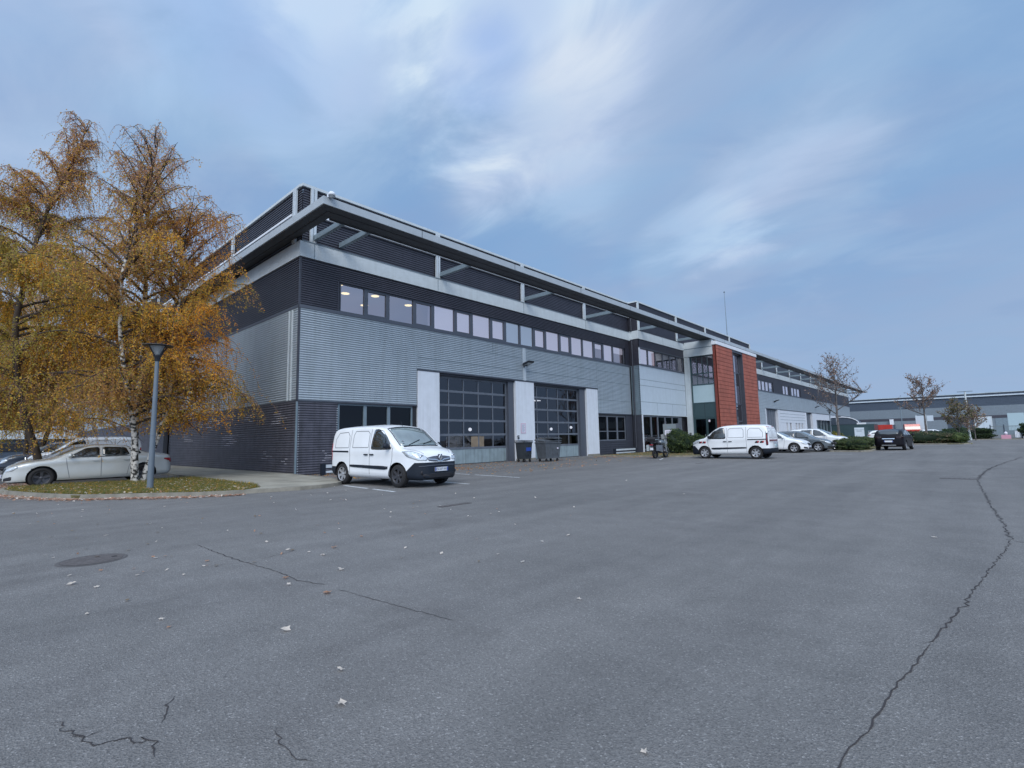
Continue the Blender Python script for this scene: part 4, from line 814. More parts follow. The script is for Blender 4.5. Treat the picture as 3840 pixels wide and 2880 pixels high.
class Car:
    """local axes: x forward, y to the left, z up; origin on the ground under the middle"""
    def __init__(s, sp, name, label, loc, rz, paint, group, cat, box=None):
        s.sp = sp; s.t = thing(name, label, cat, loc, rz, group); s.paint = paint; s.hull()
    def top(s, x): return pchip(*zip(*s.sp['top']), x)
    def wid(s, x): return pchip(*zip(*s.sp['plan']), x)
    def bot(s, x): return pchip(*zip(*s.sp['bot']), x)
    def side(s, x, z):
        sp = s.sp; W = s.wid(x); b = s.belt(x); zb = s.bot(x)
        y = W*(1-.07*max(0, (.45-z)/.3)**2)+.012*math.exp(-((z-(b-.08))/.06)**2)
        if z > b: y = W-(z-b)*sp['tumble']-.35*sp['tumble']*(z-b)**2
        return y
    def belt(s, x): return pchip(*zip(*s.sp['belt']), x)
    def hull(s):
        sp = s.sp; x0 = sp['top'][0][0]; x1 = sp['top'][-1][0]; n = int((x1-x0)/.045)
        xs = [x0+(x1-x0)*i/n for i in range(n+1)]
        xs = sorted(set([x0, x0+.008, x0+.02]+xs+[x1-.02, x1-.008])); rows = []
        for x in xs:
            zb, T = s.bot(x), s.top(x); r = min(sp['r'], (T-zb)*.42); zt = T-r; b = min(s.belt(x), zt); S = []
            for i in range(9): z = zb+(b-zb)*i/9; S.append((s.side(x, z)-(.05 if i == 0 else 0), z))
            for i in range(7): z = b+(zt-b)*i/6; S.append((s.side(x, z), z))
            ye = s.side(x, zt); rr = min(r*1.25, ye*.5); c = sp['crown']
            for i in range(1, 6): a = math.pi/2*i/5; S.append((ye-rr*(1-math.cos(a)), zt+(r-c*.8)*math.sin(a)))
            yk = ye-rr; zk = zt+(r-c*.8)
            for i in range(1, 7): q = 1-i/6; S.append((yk*q, zk+c*.8*(1-q*q)))
            rows.append([(x, -y, z) for y, z in S]+[(x, y, z) for y, z in S[-2::-1]])
        k = len(rows[0]); mb = MB(); V = [p for r_ in rows for p in r_]
        F = [(i*k+j, (i+1)*k+j, (i+1)*k+(j+1) % k, i*k+(j+1) % k) for i in range(len(rows)-1) for j in range(k)]
        F += [tuple(range(k)), tuple(range((len(rows)-1)*k, len(rows)*k))[::-1]]
        mb.add(V, F, 0, True); me = mb.mesh('body', [s.paint, 'black', 'trim'])
        bm = bmesh.new(); bm.from_mesh(me); bmesh.ops.recalc_face_normals(bm, faces=bm.faces); bm.to_mesh(me)
        s.bvh = BVHTree.FromBMesh(bm); bm.free()
        # wheel arches are cut out of the hull
        c = MB(); R_ = sp['wr']+.055
        for xw in sp['wx']:
            for sg in (-1, 1): c.lathe([(.0001, 0), (R_, 0), (R_, .36), (.0001, .36)], 36, 'y', (xw, (sp['W']-.26) if sg > 0 else -(sp['W']+.10), sp['wr']+.01), 0, False)
        cm = c.mesh('cut', ['black'])
        bm = bmesh.new(); bm.from_mesh(cm); bmesh.ops.remove_doubles(bm, verts=bm.verts, dist=1e-4); bmesh.ops.recalc_face_normals(bm, faces=bm.faces); bm.to_mesh(cm); bm.free()
        o = bpy.data.objects.new('body', me); COL.objects.link(o); oc = bpy.data.objects.new('cut', cm); COL.objects.link(oc)
        md = o.modifiers.new('b', 'BOOLEAN'); md.object = oc; md.operation = 'DIFFERENCE'; md.solver = 'EXACT'; md.material_mode = 'TRANSFER'
        dg = bpy.context.evaluated_depsgraph_get(); m2 = bpy.data.meshes.new_from_object(o.evaluated_get(dg)); o.modifiers.clear()
        bpy.data.objects.remove(oc); bpy.data.objects.remove(o)
        bm = bmesh.new(); bm.from_mesh(m2); parts = {}
        for co, no in sp.get('cuts', ()): bmesh.ops.bisect_plane(bm, geom=bm.verts[:]+bm.edges[:]+bm.faces[:], dist=1e-5, plane_co=co, plane_no=no)
        bm.verts.index_update(); bm.normal_update()
        for f in bm.faces:
            c_ = f.calc_center_median(); inarch = any((c_.x-xw)**2+(c_.z-sp['wr']-.01)**2 < (R_+.004)**2 and abs(c_.y) > sp['W']-.28 for xw in sp['wx'])
            f.smooth = True; f.material_index = 0
            nm = ('wheel_arch', 'black', c_.x > 0, c_.y > 0) if inarch else 'body'
            if not inarch:
                for pn, mt, pred in sp.get('zones', ()):
                    if pred(c_.x, abs(c_.y), c_.z): nm = (pn, mt); break
            parts.setdefault(nm, []).append(f)
        for nm, fs in parts.items():
            b2 = bmesh.new(); mp = {}
            for f in fs:
                vs = []
                for v in f.verts:
                    if v.index not in mp: mp[v.index] = b2.verts.new(v.co)
                    vs.append(mp[v.index])
                try: g = b2.faces.new(vs); g.smooth = nm[0] != 'wheel_arch'
                except ValueError: pass
            n_, mt = (nm, s.paint) if isinstance(nm, str) else nm[:2]
            me = bpy.data.meshes.new(n_); b2.to_mesh(me); b2.free(); me.materials.append(M[mt]); o = bpy.data.objects.new(n_, me); COL.objects.link(o); o.parent = s.t
            if n_ == 'body': s.body = o
        bm.free()
    def hit(s, ax, a, b, sg):
        if ax == 'y': o, d = Vector((a, sg*3, b)), Vector((0, -sg, 0))
        elif ax == 'x': o, d = Vector((sg*5, a, b)), Vector((-sg, 0, 0))
        else: o, d = Vector((a, b, 5)), Vector((0, 0, -1))
        h, n, _, _ = s.bvh.ray_cast(o, d)
        return (h, n) if h is not None else (None, None)
    def patch(s, name, ax, poly, sg, m, off=.006, parent=None, rings=4, rnd=2, mb=None, mi=0, step=.06):
        """a skin panel: the outline (two coordinates) is projected on the hull along axis ax and laid off mm outside it"""
        P = [Vector(p) for p in poly]
        for _ in range(rnd):
            Q = []
            for i in range(len(P)): a, b = P[i], P[(i+1) % len(P)]; w = .12 if _ == 0 else .25; Q += [a.lerp(b, w), a.lerp(b, 1-w)]
            P = Q
        Q = []
        for i in range(len(P)):
            a, b = P[i], P[(i+1) % len(P)]; k = max(1, int((b-a).length/step)); Q += [a.lerp(b, j/k) for j in range(k)]
        P = Q; c = sum(P, Vector((0, 0)))/len(P); n = len(P); V = []; last = None
        for r in range(rings+1):
            q = r/rings
            for p in (P if r else [c]):
                w = c.lerp(p, q) if r else c; h, nn = s.hit(ax, w.x, w.y, sg)
                if h is None: h, nn = (last if last else (Vector((w.x, 0, w.y)), Vector((0, 0, 1))))
                last = (h, nn); V.append(h+nn*off)
        F = [(0, 1+i, 1+(i+1) % n) for i in range(n)]
        for r in range(1, rings): a = 1+(r-1)*n; b = 1+r*n; F += [(a+i, b+i, b+(i+1) % n, a+(i+1) % n) for i in range(n)]
        # turned-in rim so that the panel has thickness
        e = len(V); a = 1+(rings-1)*n
        for i in range(n):
            p = P[i]; h, nn = s.hit(ax, p.x, p.y, sg); V.append((h-nn*.002) if h is not None else V[a+i])
        F += [(a+i, e+i, e+(i+1) % n, a+(i+1) % n) for i in range(n)]
        if mb is not None: mb.add(V, F, mi, True); return None
        mm = MB(); mm.add(V, F, 0, True); return mm.build(name, m, parent or s.t)
    def strip(s, mb, ax, pts, sg, w=.012, off=.004, mi=0):
        V = []; P = []
        for a, b in zip(pts, pts[1:]):
            a, b = Vector(a), Vector(b); k = max(1, int((b-a).length/.06)); P += [a.lerp(b, i/k) for i in range(k)]
        P.append(Vector(pts[-1]))
        for i, p in enumerate(P):
            d = (P[min(i+1, len(P)-1)]-P[max(i-1, 0)]); d = d.normalized() if d.length else Vector((1, 0)); n = Vector((-d.y, d.x))*w/2; ok = []
            for q in (p-n, p+n):
                h, nn = s.hit(ax, q.x, q.y, sg); ok.append((h+nn*off) if h is not None else None)
            if None in ok: continue
            V += ok
        k = len(V)//2
        if k > 1: mb.add(V, [(2*i, 2*i+1, 2*i+3, 2*i+2) for i in range(k-1)], mi, True)
    def wheels(s, rim='rim', rim_front=None, spokes=5, yin=None):
        sp = s.sp; r = sp['wr']; w = .105; Y = yin or sp['W']-.13
        for xi, xw in enumerate(sp['wx']):
            for sg in (-1, 1):
                e = bpy.data.objects.new('wheel', MB().lathe([(r*.66, -w), (r*.9, -w), (r*.985, -w*.7), (r, -w*.3), (r, w*.3), (r*.985, w*.7), (r*.9, w), (r*.66, w), (r*.64, 0)], 36, 'y').mesh('wheel', ['tyre']))
                COL.objects.link(e); e.parent = s.t; e.location = (xw, sg*Y, r)
                m = MB(); o = sg*w*.85; rm = rim_front if (rim_front and xi == 1) else rim
                m.lathe([(r*.66, sg*w), (r*.62, sg*w*.9), (r*.6, sg*w*.3), (r*.56, sg*w*.2), (.001, sg*w*.2)], 30, 'y', mi=1)
                m.lathe([(r*.665, sg*w*.98), (r*.64, sg*w*1.02), (r*.6, sg*w*.9)], 30, 'y')
                for k in range(spokes):
                    a = 2*math.pi*k/spokes+.3; ca, sa = math.cos(a), math.sin(a); hw = r*(.12 if spokes < 7 else .06)
                    q = []
                    for rr, ww in ((r*.1, hw*.8), (r*.62, hw*1.1)):
                        for t_ in (-1, 1): q.append((ca*rr-sa*ww*t_, o*.86 if rr < .1 else o, sa*rr+ca*ww*t_))
                    q += [(p[0], p[1]-sg*.03, p[2]) for p in q]
                    m.add(q, [(0, 1, 3, 2), (0, 4, 5, 1), (2, 3, 7, 6), (0, 2, 6, 4), (1, 5, 7, 3)], 0)
                m.lathe([(.001, o*.95), (r*.13, o*.93), (r*.17, o*.8)], 18, 'y'); m.build('rim', [rm, 'rim_dark'], e)
    def mirrors(s, x, z, m, y=None):
        for sg in (-1, 1):
            h, n = s.hit('y', x, z-.04, sg); yy = h.y
            mb = MB(); mb.ell((x, yy+sg*.13, z+.01), (.07, .10, .085)); mb.tube((x, yy-sg*.01, z-.03), (x, yy+sg*.1, z-.01), .025, n=6); mb.build('mirror', m, s.t)
    def plate(s, txt, z, sg, w=.50, y=0, x=None):
        h, n = s.hit('x', y, z, sg); X = h.x+sg*.02 if x is None else x
        mb = MB(); mb.box(X-.008*sg, X+.004*sg, y-w/2, y+w/2, z-.055, z+.055, 0)
        mb.box(X+.0042*sg, X+.006*sg, y-w/2, y-w/2+.04, z-.052, z+.052, 1); mb.box(X+.0042*sg, X+.006*sg, y+w/2-.04, y+w/2, z-.052, z+.052, 1)
        p = mb.build('number_plate', ['plate', 'blue'], s.t)
        if txt: text_mesh('plate_text', txt, .088, 'black', p, (X+.008*sg, y, z), (R(90), 0, R(90 if sg > 0 else -90)))
        return p

VAN = dict(W=.915, r=.15, crown=.06, tumble=.14, wr=.325, wx=(-1.40, 1.30),
    top=[(-2.06, 1.0), (-2.045, 1.25), (-2.0, 1.55), (-1.93, 1.72), (-1.8, 1.795), (-1.2, 1.83), (-.3, 1.835), (.3, 1.80), (.55, 1.735), (.75, 1.62), (1.0, 1.42), (1.25, 1.23), (1.38, 1.16), (1.55, 1.125), (1.8, 1.07), (1.95, 1.0), (2.05, .90), (2.11, .78), (2.15, .60), (2.16, .46)],
    plan=[(-2.06, .80), (-2.0, .865), (-1.85, .895), (-1.0, .912), (.6, .912), (1.2, .90), (1.6, .865), (1.85, .79), (2.0, .71), (2.1, .58), (2.16, .46)],
    bot=[(-2.06, .34), (-1.8, .26), (1.8, .22), (2.0, .21), (2.16, .26)], belt=[(-2.06, 1.12), (2.16, 1.08)],
    zones=[('front_bumper', 'trim', lambda x, y, z: x > 1.60 and z < .42+.28*min(1, max(0, (x-1.60)/.30))), ('rear_bumper', 'trim', lambda x, y, z: x < -1.72 and z < .56)],
    cuts=[((1.9, 0, .70), (0, 0, 1)), ((1.60, 0, .42), (-.28, 0, .30)), ((1.60, 0, 0), (1, 0, 0)), ((-1.72, 0, 0), (1, 0, 0)), ((0, 0, .56), (0, 0, 1))])
def make_van(label, loc, rz, group, full=True, chev=False, plate='ES-337-WS'):
    c = Car(VAN, 'van', label, loc, rz, 'carwhite', group, 'van'); t = c.t
    c.wheels('rim', 'rim_dark' if not chev else None, 6)
    sidepoly = [(1.02, 1.10), (1.0, 1.20), (.80, 1.42), (.55, 1.60), (.30, 1.64), (.20, 1.64), (.16, 1.12)]
    for sg in (-1, 1):
        c.patch('side_window', 'y', [(1.06, 1.07), (1.03, 1.2), (.84, 1.43), (.60, 1.62), (.36, 1.68), (.20, 1.67), (.13, 1.35), (.10, 1.07)], sg, 'carglass', .006)
        c.patch('side_moulding', 'y', [(-.95, .56), (.75, .50), (.9, .53), (.9, .60), (-.95, .63)], sg, 'trim', .02, rnd=1)
        m = MB()
        for P in ([(-1.78, 1.14), (-1.02, 1.14), (-1.04, 1.5), (-1.15, 1.62), (-1.62, 1.6), (-1.78, 1.4)], [(-.82, 1.14), (-.02, 1.14), (-.02, 1.55), (-.12, 1.63), (-.74, 1.64), (-.82, 1.52)]):
            q = P+[P[0]]; c.strip(m, 'y', q, sg, .022, .003)
        m.build('pressed_panel', 'panelline', t)
        for q in ([(.06, 1.68), (.04, 1.1), (.04, .3)], [(-.95, 1.70), (-.96, .3)], [(1.12, 1.12), (1.08, .75), (.98, .5), (.96, .34)]): m = MB(); c.strip(m, 'y', q, sg, .016, .004); m.build('door_seam', 'panelline', t)
        m = MB(); c.strip(m, 'y', [(-2.0, 1.03), (-1.02, 1.02)], sg, .05, .006); m.build('slide_rail', 'trim', t)
        for a in (-.12, .16): m = MB(); h, n = c.hit('y', a, .93, sg); m.box(a-.085, a+.085, h.y, h.y+sg*.035, .915, .95); m.build('door_handle', 'trim', t)
        c.patch('tail_light', 'y', [(-2.03, .75), (-1.96, .75), (-1.94, 1.25), (-2.0, 1.3)], sg, 'tail', .008)
        c.patch('headlight', 'x', [(sg*.42, .82), (sg*.50, .745), (sg*.72, .76), (sg*.85, .86), (sg*.89, 1.02), (sg*.76, 1.03)], 1, 'lens', .010, rings=5)
        mm = MB(); h, n = c.hit('x', sg*.62, .85, 1)
        mm.lathe([(.001, 0), (.045, 0), (.06, .01), (.065, .0)], 16, 'x', (h.x+.004, sg*.62, .85)); mm.build('reflector', 'chrome', t)
        mm = MB(); h, n = c.hit('x', sg*.62, .42, 1); mm.lathe([(.001, .006), (.05, .006), (.06, -.01)], 16, 'x', (h.x, sg*.62, .42)); mm.build('fog_light', 'black', t)
    c.patch('windscreen', 'z', [(1.27, -.70), (1.33, -.3), (1.35, 0), (1.33, .3), (1.27, .70), (.58, .62), (.55, 0), (.58, -.62)], 1, 'screen_glass', .006, rings=6, rnd=1)
    m = MB(); c.strip(m, 'z', [(1.26, -.73), (1.0, -.70), (.55, -.65)], 1, .03, .008); c.strip(m, 'z', [(1.26, .73), (1.0, .70), (.55, .65)], 1, .03, .008); c.strip(m, 'z', [(1.31, -.66), (1.37, 0), (1.31, .66)], 1, .06, .008); c.strip(m, 'z', [(.56, -.62), (.53, 0), (.56, .62)], 1, .05, .007)
    m.build('windscreen_seal', 'trim', t)
    m = MB()
    for y0, y1 in ((-.45, .1), (.1, .6)): h0, _ = c.hit('z', 1.3, y0, 1); h1, _ = c.hit('z', 1.12, y1, 1); m.tube(h0+Vector((0, 0, .02)), h1+Vector((0, 0, .02)), .012, n=5)
    m.build('wiper', 'trim', t)
    c.mirrors(.98, 1.17, 'trim')
    m = MB(); c.strip(m, 'z', [(1.42, -.76), (1.7, -.66), (1.98, -.5)], 1, .014, .004); c.strip(m, 'z', [(1.42, .76), (1.7, .66), (1.98, .5)], 1, .014, .004); m.build('bonnet_seam', 'panelline', t)
    # grille strip and badge
    c.patch('grille', 'x', [(-.42, .74), (-.46, .83), (-.2, .87), (.2, .87), (.46, .83), (.42, .74), (.2, .715), (-.2, .715)], 1, 'frame', .008, rnd=1)
    m = MB(); c.strip(m, 'x', [(-.43, .79), (-.16, .77), (-.09, .74), (0, .72), (.09, .74), (.16, .77), (.43, .79)], 1, .022, .014); m.build('grille_trim', 'chrome', t)
    h, n = c.hit('x', 0, .78, 1); m = MB(); X = h.x+.02
    def rh(s_, w): return [(X, -w, .825), (X, 0, .825+s_), (X, w, .825), (X, 0, .825-s_)]
    o_, i_ = rh(.105, .075), rh(.055, .028); V = o_+i_+[(p[0]+.02, p[1]*.86, .825+(p[2]-.825)*.88) for p in o_]+[(p[0]+.02, p[1]*1.2, .825+(p[2]-.825)*1.1) for p in i_]
    F = []
    for i in range(4): j = (i+1) % 4; F += [(8+i, 8+j, 12+j, 12+i), (i, j, 8+j, 8+i), (4+i, 12+i, 12+j, 4+j)]
    m.add(V, F); m.box(X-.03, X+.002, -.07, .07, .73, .92, 1); m.build('badge', ['chrome', 'frame'], t)
    c.patch('lower_grille', 'x', [(-.58, .27), (-.62, .37), (-.3, .40), (.3, .40), (.62, .37), (.58, .27)], 1, 'black', .004, rnd=1)
    m = MB(); c.strip(m, 'x', [(-.7, .60), (-.3, .615), (.3, .615), (.7, .60)], 1, .02, .012); m.build('bumper_ridge', 'frame', t)
    c.plate(plate, .50, 1)
    m = MB(); h, n = c.hit('z', .45, -.0, 1); m.tube(h, h+Vector((-.09, 0, .17)), .008, .004, 6); m.build('aerial', 'trim', t)
    m = MB(); h, n = c.hit('z', 1.18, -.55, 1); m.box(h.x-.04, h.x+.04, -.6, -.54, h.z+.01, h.z+.016); h, n = c.hit('z', 1.1, -.5, 1); m.box(h.x-.04, h.x+.04, -.56, -.5, h.z+.01, h.z+.016); m.build('permit_sticker', 'paper', t)
    # rear doors
    m = MB(); c.strip(m, 'x', [(.08, .58), (.08, 1.7)], -1, .018, .004)
    for P in ([(-.72, 1.12), (-.05, 1.12), (-.05, 1.6), (-.66, 1.6), (-.72, 1.12)], [(.2, 1.12), (.72, 1.12), (.66, 1.6), (.2, 1.6), (.2, 1.12)]): c.strip(m, 'x', P, -1, .02, .003)
    m.build('rear_door_seam', 'panelline', t)
    c.plate('ES-337-WS' if chev else '', .86, -1, y=-.3)
    if chev:
        st = ['tail', 'black', 'trim']
        for sg in (-1, 1):
            for x0 in (1.18, 1.40, -1.62, -1.86):
                m = MB()
                for k in (0, 1): c.patch('', 'y', [(x0+k*.09, .95), (x0+.09+k*.09, .95), (x0+.15+k*.09, .84), (x0+.06+k*.09, .84)], sg, None, .008, rnd=0, rings=1, mb=m, mi=k)
                m.build('warning_stripe', st, t)
            m = MB(); c.strip(m, 'y', [(-1.97, .72), (-1.97, 1.6)], sg, .09, .012); m.build('pillar_strip', 'trim', t)
        m = MB()
        for i in range(12):
            y = i*.12-.72
            for k in (0, 1): c.patch('', 'x', [(y+.06*k, 1.0), (y+.06+.06*k, 1.0), (y+.1+.06*k, .92), (y+.04+.06*k, .92)], -1, None, .008, rnd=0, rings=1, mb=m, mi=k)
        m.build('warning_band', st, t)
        for y in (-.5, -.3, .3, .5): m = MB(); c.patch('', 'x', [(y, 1.66), (y+.1, 1.66), (y+.13, 1.70), (y+.03, 1.70)], -1, None, .008, rnd=0, rings=1, mb=m, mi=0); m.build('warning_stripe', st, t)
        c.patch('logo_panel', 'x', [(-.62, .62), (-.25, .62), (-.25, .76), (-.62, .76)], -1, 'mint', .008, rnd=0)
    return t

def z_out(P): return P
SEDAN = dict(W=.905, r=.12, crown=.05, tumble=.42, wr=.335, wx=(-1.40, 1.41),
    top=[(-2.31, .62), (-2.29, .86), (-2.2, 1.03), (-1.9, 1.08), (-1.55, 1.12), (-1.2, 1.25), (-.85, 1.37), (-.4, 1.425), (.0, 1.43), (.35, 1.36), (.7, 1.21), (1.05, 1.02), (1.2, .975), (1.6, .92), (2.0, .83), (2.2, .73), (2.29, .60), (2.32, .45)],
    plan=[(-2.31, .60), (-2.24, .74), (-2.05, .83), (-1.6, .885), (-.8, .90), (.8, .90), (1.5, .89), (1.9, .83), (2.15, .70), (2.28, .50), (2.32, .40)],
    bot=[(-2.31, .36), (-2.1, .26), (2.1, .20), (2.32, .26)], belt=[(-2.31, 1.0), (-1, .98), (1.2, .90), (2.32, .7)],
    zones=[('sill_trim', 'trim', lambda x, y, z: z < .235 and y > .5)], cuts=[((0, 0, .235), (0, 0, 1))])
HATCH = dict(W=.88, r=.13, crown=.05, tumble=.34, wr=.32, wx=(-1.27, 1.29),
    top=[(-2.0, .72), (-1.98, .95), (-1.9, 1.13), (-1.7, 1.33), (-1.5, 1.41), (-.9, 1.46), (-.2, 1.47), (.2, 1.42), (.6, 1.24), (.95, 1.03), (1.1, .98), (1.5, .91), (1.8, .81), (1.95, .70), (2.04, .55), (2.06, .44)],
    plan=[(-2.0, .62), (-1.93, .77), (-1.7, .85), (-1, .88), (.9, .88), (1.4, .86), (1.75, .76), (1.95, .6), (2.06, .42)],
    bot=[(-2.0, .34), (-1.8, .24), (1.8, .2), (2.06, .26)], belt=[(-2.0, 1.02), (-1, .97), (1.1, .91), (2.06, .7)],
    zones=[('sill_trim', 'trim', lambda x, y, z: z < .24 and y > .5)], cuts=[((0, 0, .24), (0, 0, 1))])
SUV = dict(W=.91, r=.13, crown=.06, tumble=.30, wr=.35, wx=(-1.31, 1.33),
    top=[(-2.15, .85), (-2.13, 1.05), (-2.0, 1.28), (-1.75, 1.50), (-1.5, 1.58), (-.8, 1.63), (-.1, 1.63), (.3, 1.56), (.7, 1.35), (1.0, 1.14), (1.15, 1.09), (1.6, 1.03), (1.9, .93), (2.05, .8), (2.16, .6), (2.18, .48)],
    plan=[(-2.15, .66), (-2.05, .80), (-1.8, .88), (-1, .91), (1.0, .91), (1.5, .89), (1.85, .80), (2.05, .65), (2.18, .45)],
    bot=[(-2.15, .42), (-1.9, .32), (1.9, .26), (2.18, .34)], belt=[(-2.15, 1.15), (-1, 1.09), (1.15, 1.02), (2.18, .8)],
    zones=[('sill_trim', 'trim', lambda x, y, z: z < .40 and y > .45), ('sill_trim', 'trim', lambda x, y, z: z < .48 and (x > 1.75 or x < -1.8))], cuts=[((0, 0, .40), (0, 0, 1)), ((0, 0, .48), (0, 0, 1)), ((1.75, 0, 0), (1, 0, 0)), ((-1.8, 0, 0), (1, 0, 0))])
def make_car(sp, nm, label, loc, rz, paint, group, cat='car', rim='rim', front=None, plate=None, spokes=5):
    c = Car(sp, nm, label, loc, rz, paint, group, cat); t = c.t; c.wheels(rim, None, spokes); T = c.top
    X = [p[0] for p in sp['top']]; bl = c.belt(0)+.02
    xs = np.linspace(X[0], X[-1], 400); zt = np.array([T(x) for x in xs])
    roof = zt.max(); mid = xs[zt.argmax()]
    def fx(z, fr): # x where the roofline crosses z
        idx = [x for x, q in zip(xs, zt) if (x > mid) == fr and q > z]; return max(idx) if fr else min(idx)
    zw = bl+.03; zh = roof-.10
    fa, fb = fx(zw+.07, True)-.16, fx(zh, True)-.14; ra, rb = fx(zw+.12, False)+.22, fx(zh, False)+.16
    for sg in (-1, 1):
        xm = -.12
        c.patch('side_window', 'y', [(fa, zw), (fb+.02, zh-.03), (xm+.05, zh+.005), (xm+.05, zw)], sg, 'carglass', .006, rnd=1)
        c.patch('side_window', 'y', [(xm-.03, zw), (xm-.03, zh+.005), (max(rb, -.9), zh-.02), (-.95, zw+.02)], sg, 'carglass', .006, rnd=1)
        if ra < -1.15: c.patch('quarter_window', 'y', [(-1.02, zw+.03), (max(rb, -.9)-.08, zh-.05), (ra+.08, zw+.16), (ra, zw+.06)], sg, 'carglass', .006, rnd=1)
        zb_ = .3
        for q in ([(fa+.06, zw-.03), (fa+.02, .7), (fa-.06, zb_)], [(xm, zw-.02), (xm-.01, .6), (xm-.02, zb_)], [(-.98, zw), (-1.02, .85), (-.93, .62), (-.88, zb_)]): m = MB(); c.strip(m, 'y', q, sg, .014, .004); m.build('door_seam', 'seam', t)
        m = MB(); c.strip(m, 'y', [(fa, zw-.018), (xm, zw-.018), (-1.05, zw)], sg, .02, .009); m.build('window_trim', 'trim', t)
        m = MB()
        for a in (.05, -.85): h, n = c.hit('y', a, zw-.14, sg); m.box(a-.08, a+.08, h.y, h.y+sg*.03, zw-.155, zw-.125)
        m.build('door_handle', paint, t)
        fz = T(X[-1]-.12); W = sp['W']
        c.patch('headlight', 'x', [(sg*W*.50, fz-.06), (sg*W*.52, fz-.17), (sg*W*.80, fz-.14), (sg*W*.90, fz-.03), (sg*W*.86, fz+.03), (sg*W*.66, fz-.0)], 1, 'lens', .010, rings=5, rnd=1)
        rz_ = T(X[0]+.03)-.03
        c.patch('tail_light', 'x', [(-sg*W*.45, rz_-.02), (-sg*W*.45, rz_-.15), (-sg*W*.83, rz_-.17), (-sg*W*.86, rz_+.0)], -1, 'tail' if paint != 'carblack' else 'tail_dark', .010, rings=4, rnd=1)
        c.patch('tail_light', 'y', [(X[0]+.06, rz_-.12), (X[0]+.30, rz_-.04), (X[0]+.28, rz_+.01), (X[0]+.08, rz_)], sg, 'tail' if paint != 'carblack' else 'tail_dark', .008, rings=3, rnd=1)
        c.patch('lower_intake', 'x', [(sg*W*.5, .27), (sg*W*.78, .29), (sg*W*.80, .42), (sg*W*.52, .36)], 1, 'black', .006, rnd=1)
    a, b = fx(bl+.10, True), fx(roof-.07, True); w0, w1 = c.side((a), bl+.05)-.17, c.side(b, roof-.1)-.13
    c.patch('windscreen', 'z', [(a, -w0), (a+.07, 0), (a, w0), (b, w1), (b-.02, 0), (b, -w1)], 1, 'screen_glass', .006, rings=6, rnd=1)
    a, b = fx(bl+.16, False), fx(roof-.08, False)
    if a < b-.05:
        w0, w1 = c.side(a, bl+.1)-.2, c.side(b, roof-.1)-.16; c.patch('rear_window', 'z', [(a, -w0), (a-.04, 0), (a, w0), (b, w1), (b, -w1)], 1, 'carglass', .006, rings=5, rnd=1)
    m = MB(); fz = T(X[-1]-.12); c.strip(m, 'z', [(fa+.25, -W*.8), (X[-1]-.45, -W*.68), (X[-1]-.22, -W*.5)], 1, .014, .004); c.strip(m, 'z', [(fa+.25, W*.8), (X[-1]-.45, W*.68), (X[-1]-.22, W*.5)], 1, .014, .004)
    m.build('bonnet_seam', 'seam', t)
    c.patch('grille', 'x', [(-W*.42, fz-.14), (-W*.38, fz-.05), (W*.38, fz-.05), (W*.42, fz-.14), (W*.34, fz-.24), (-W*.34, fz-.24)], 1, 'black', .006, rnd=1)
    c.patch('lower_grille', 'x', [(-W*.42, .25), (-W*.45, .36), (W*.45, .36), (W*.42, .25)], 1, 'black', .006, rnd=1)
    m = MB(); c.strip(m, 'x', [(-W*.36, fz-.07), (W*.36, fz-.07)], 1, .014, .014); m.build('grille_trim', 'chrome', t)
    c.plate(None, .42, 1); c.plate(None, .62 if sp is not SEDAN else .66, -1)
    if paint == 'carblack': m = MB(); c.strip(m, 'x', [(-.35, .80), (.35, .80)], -1, .05, .012); m.build('chrome_bar', 'chrome', t); m = MB(); c.strip(m, 'x', [(-.4, .36), (.4, .36)], -1, .05, .012); m.build('bumper_bar', 'chrome', t)
    c.mirrors(fa-.03, zw+.04, paint)
    return c

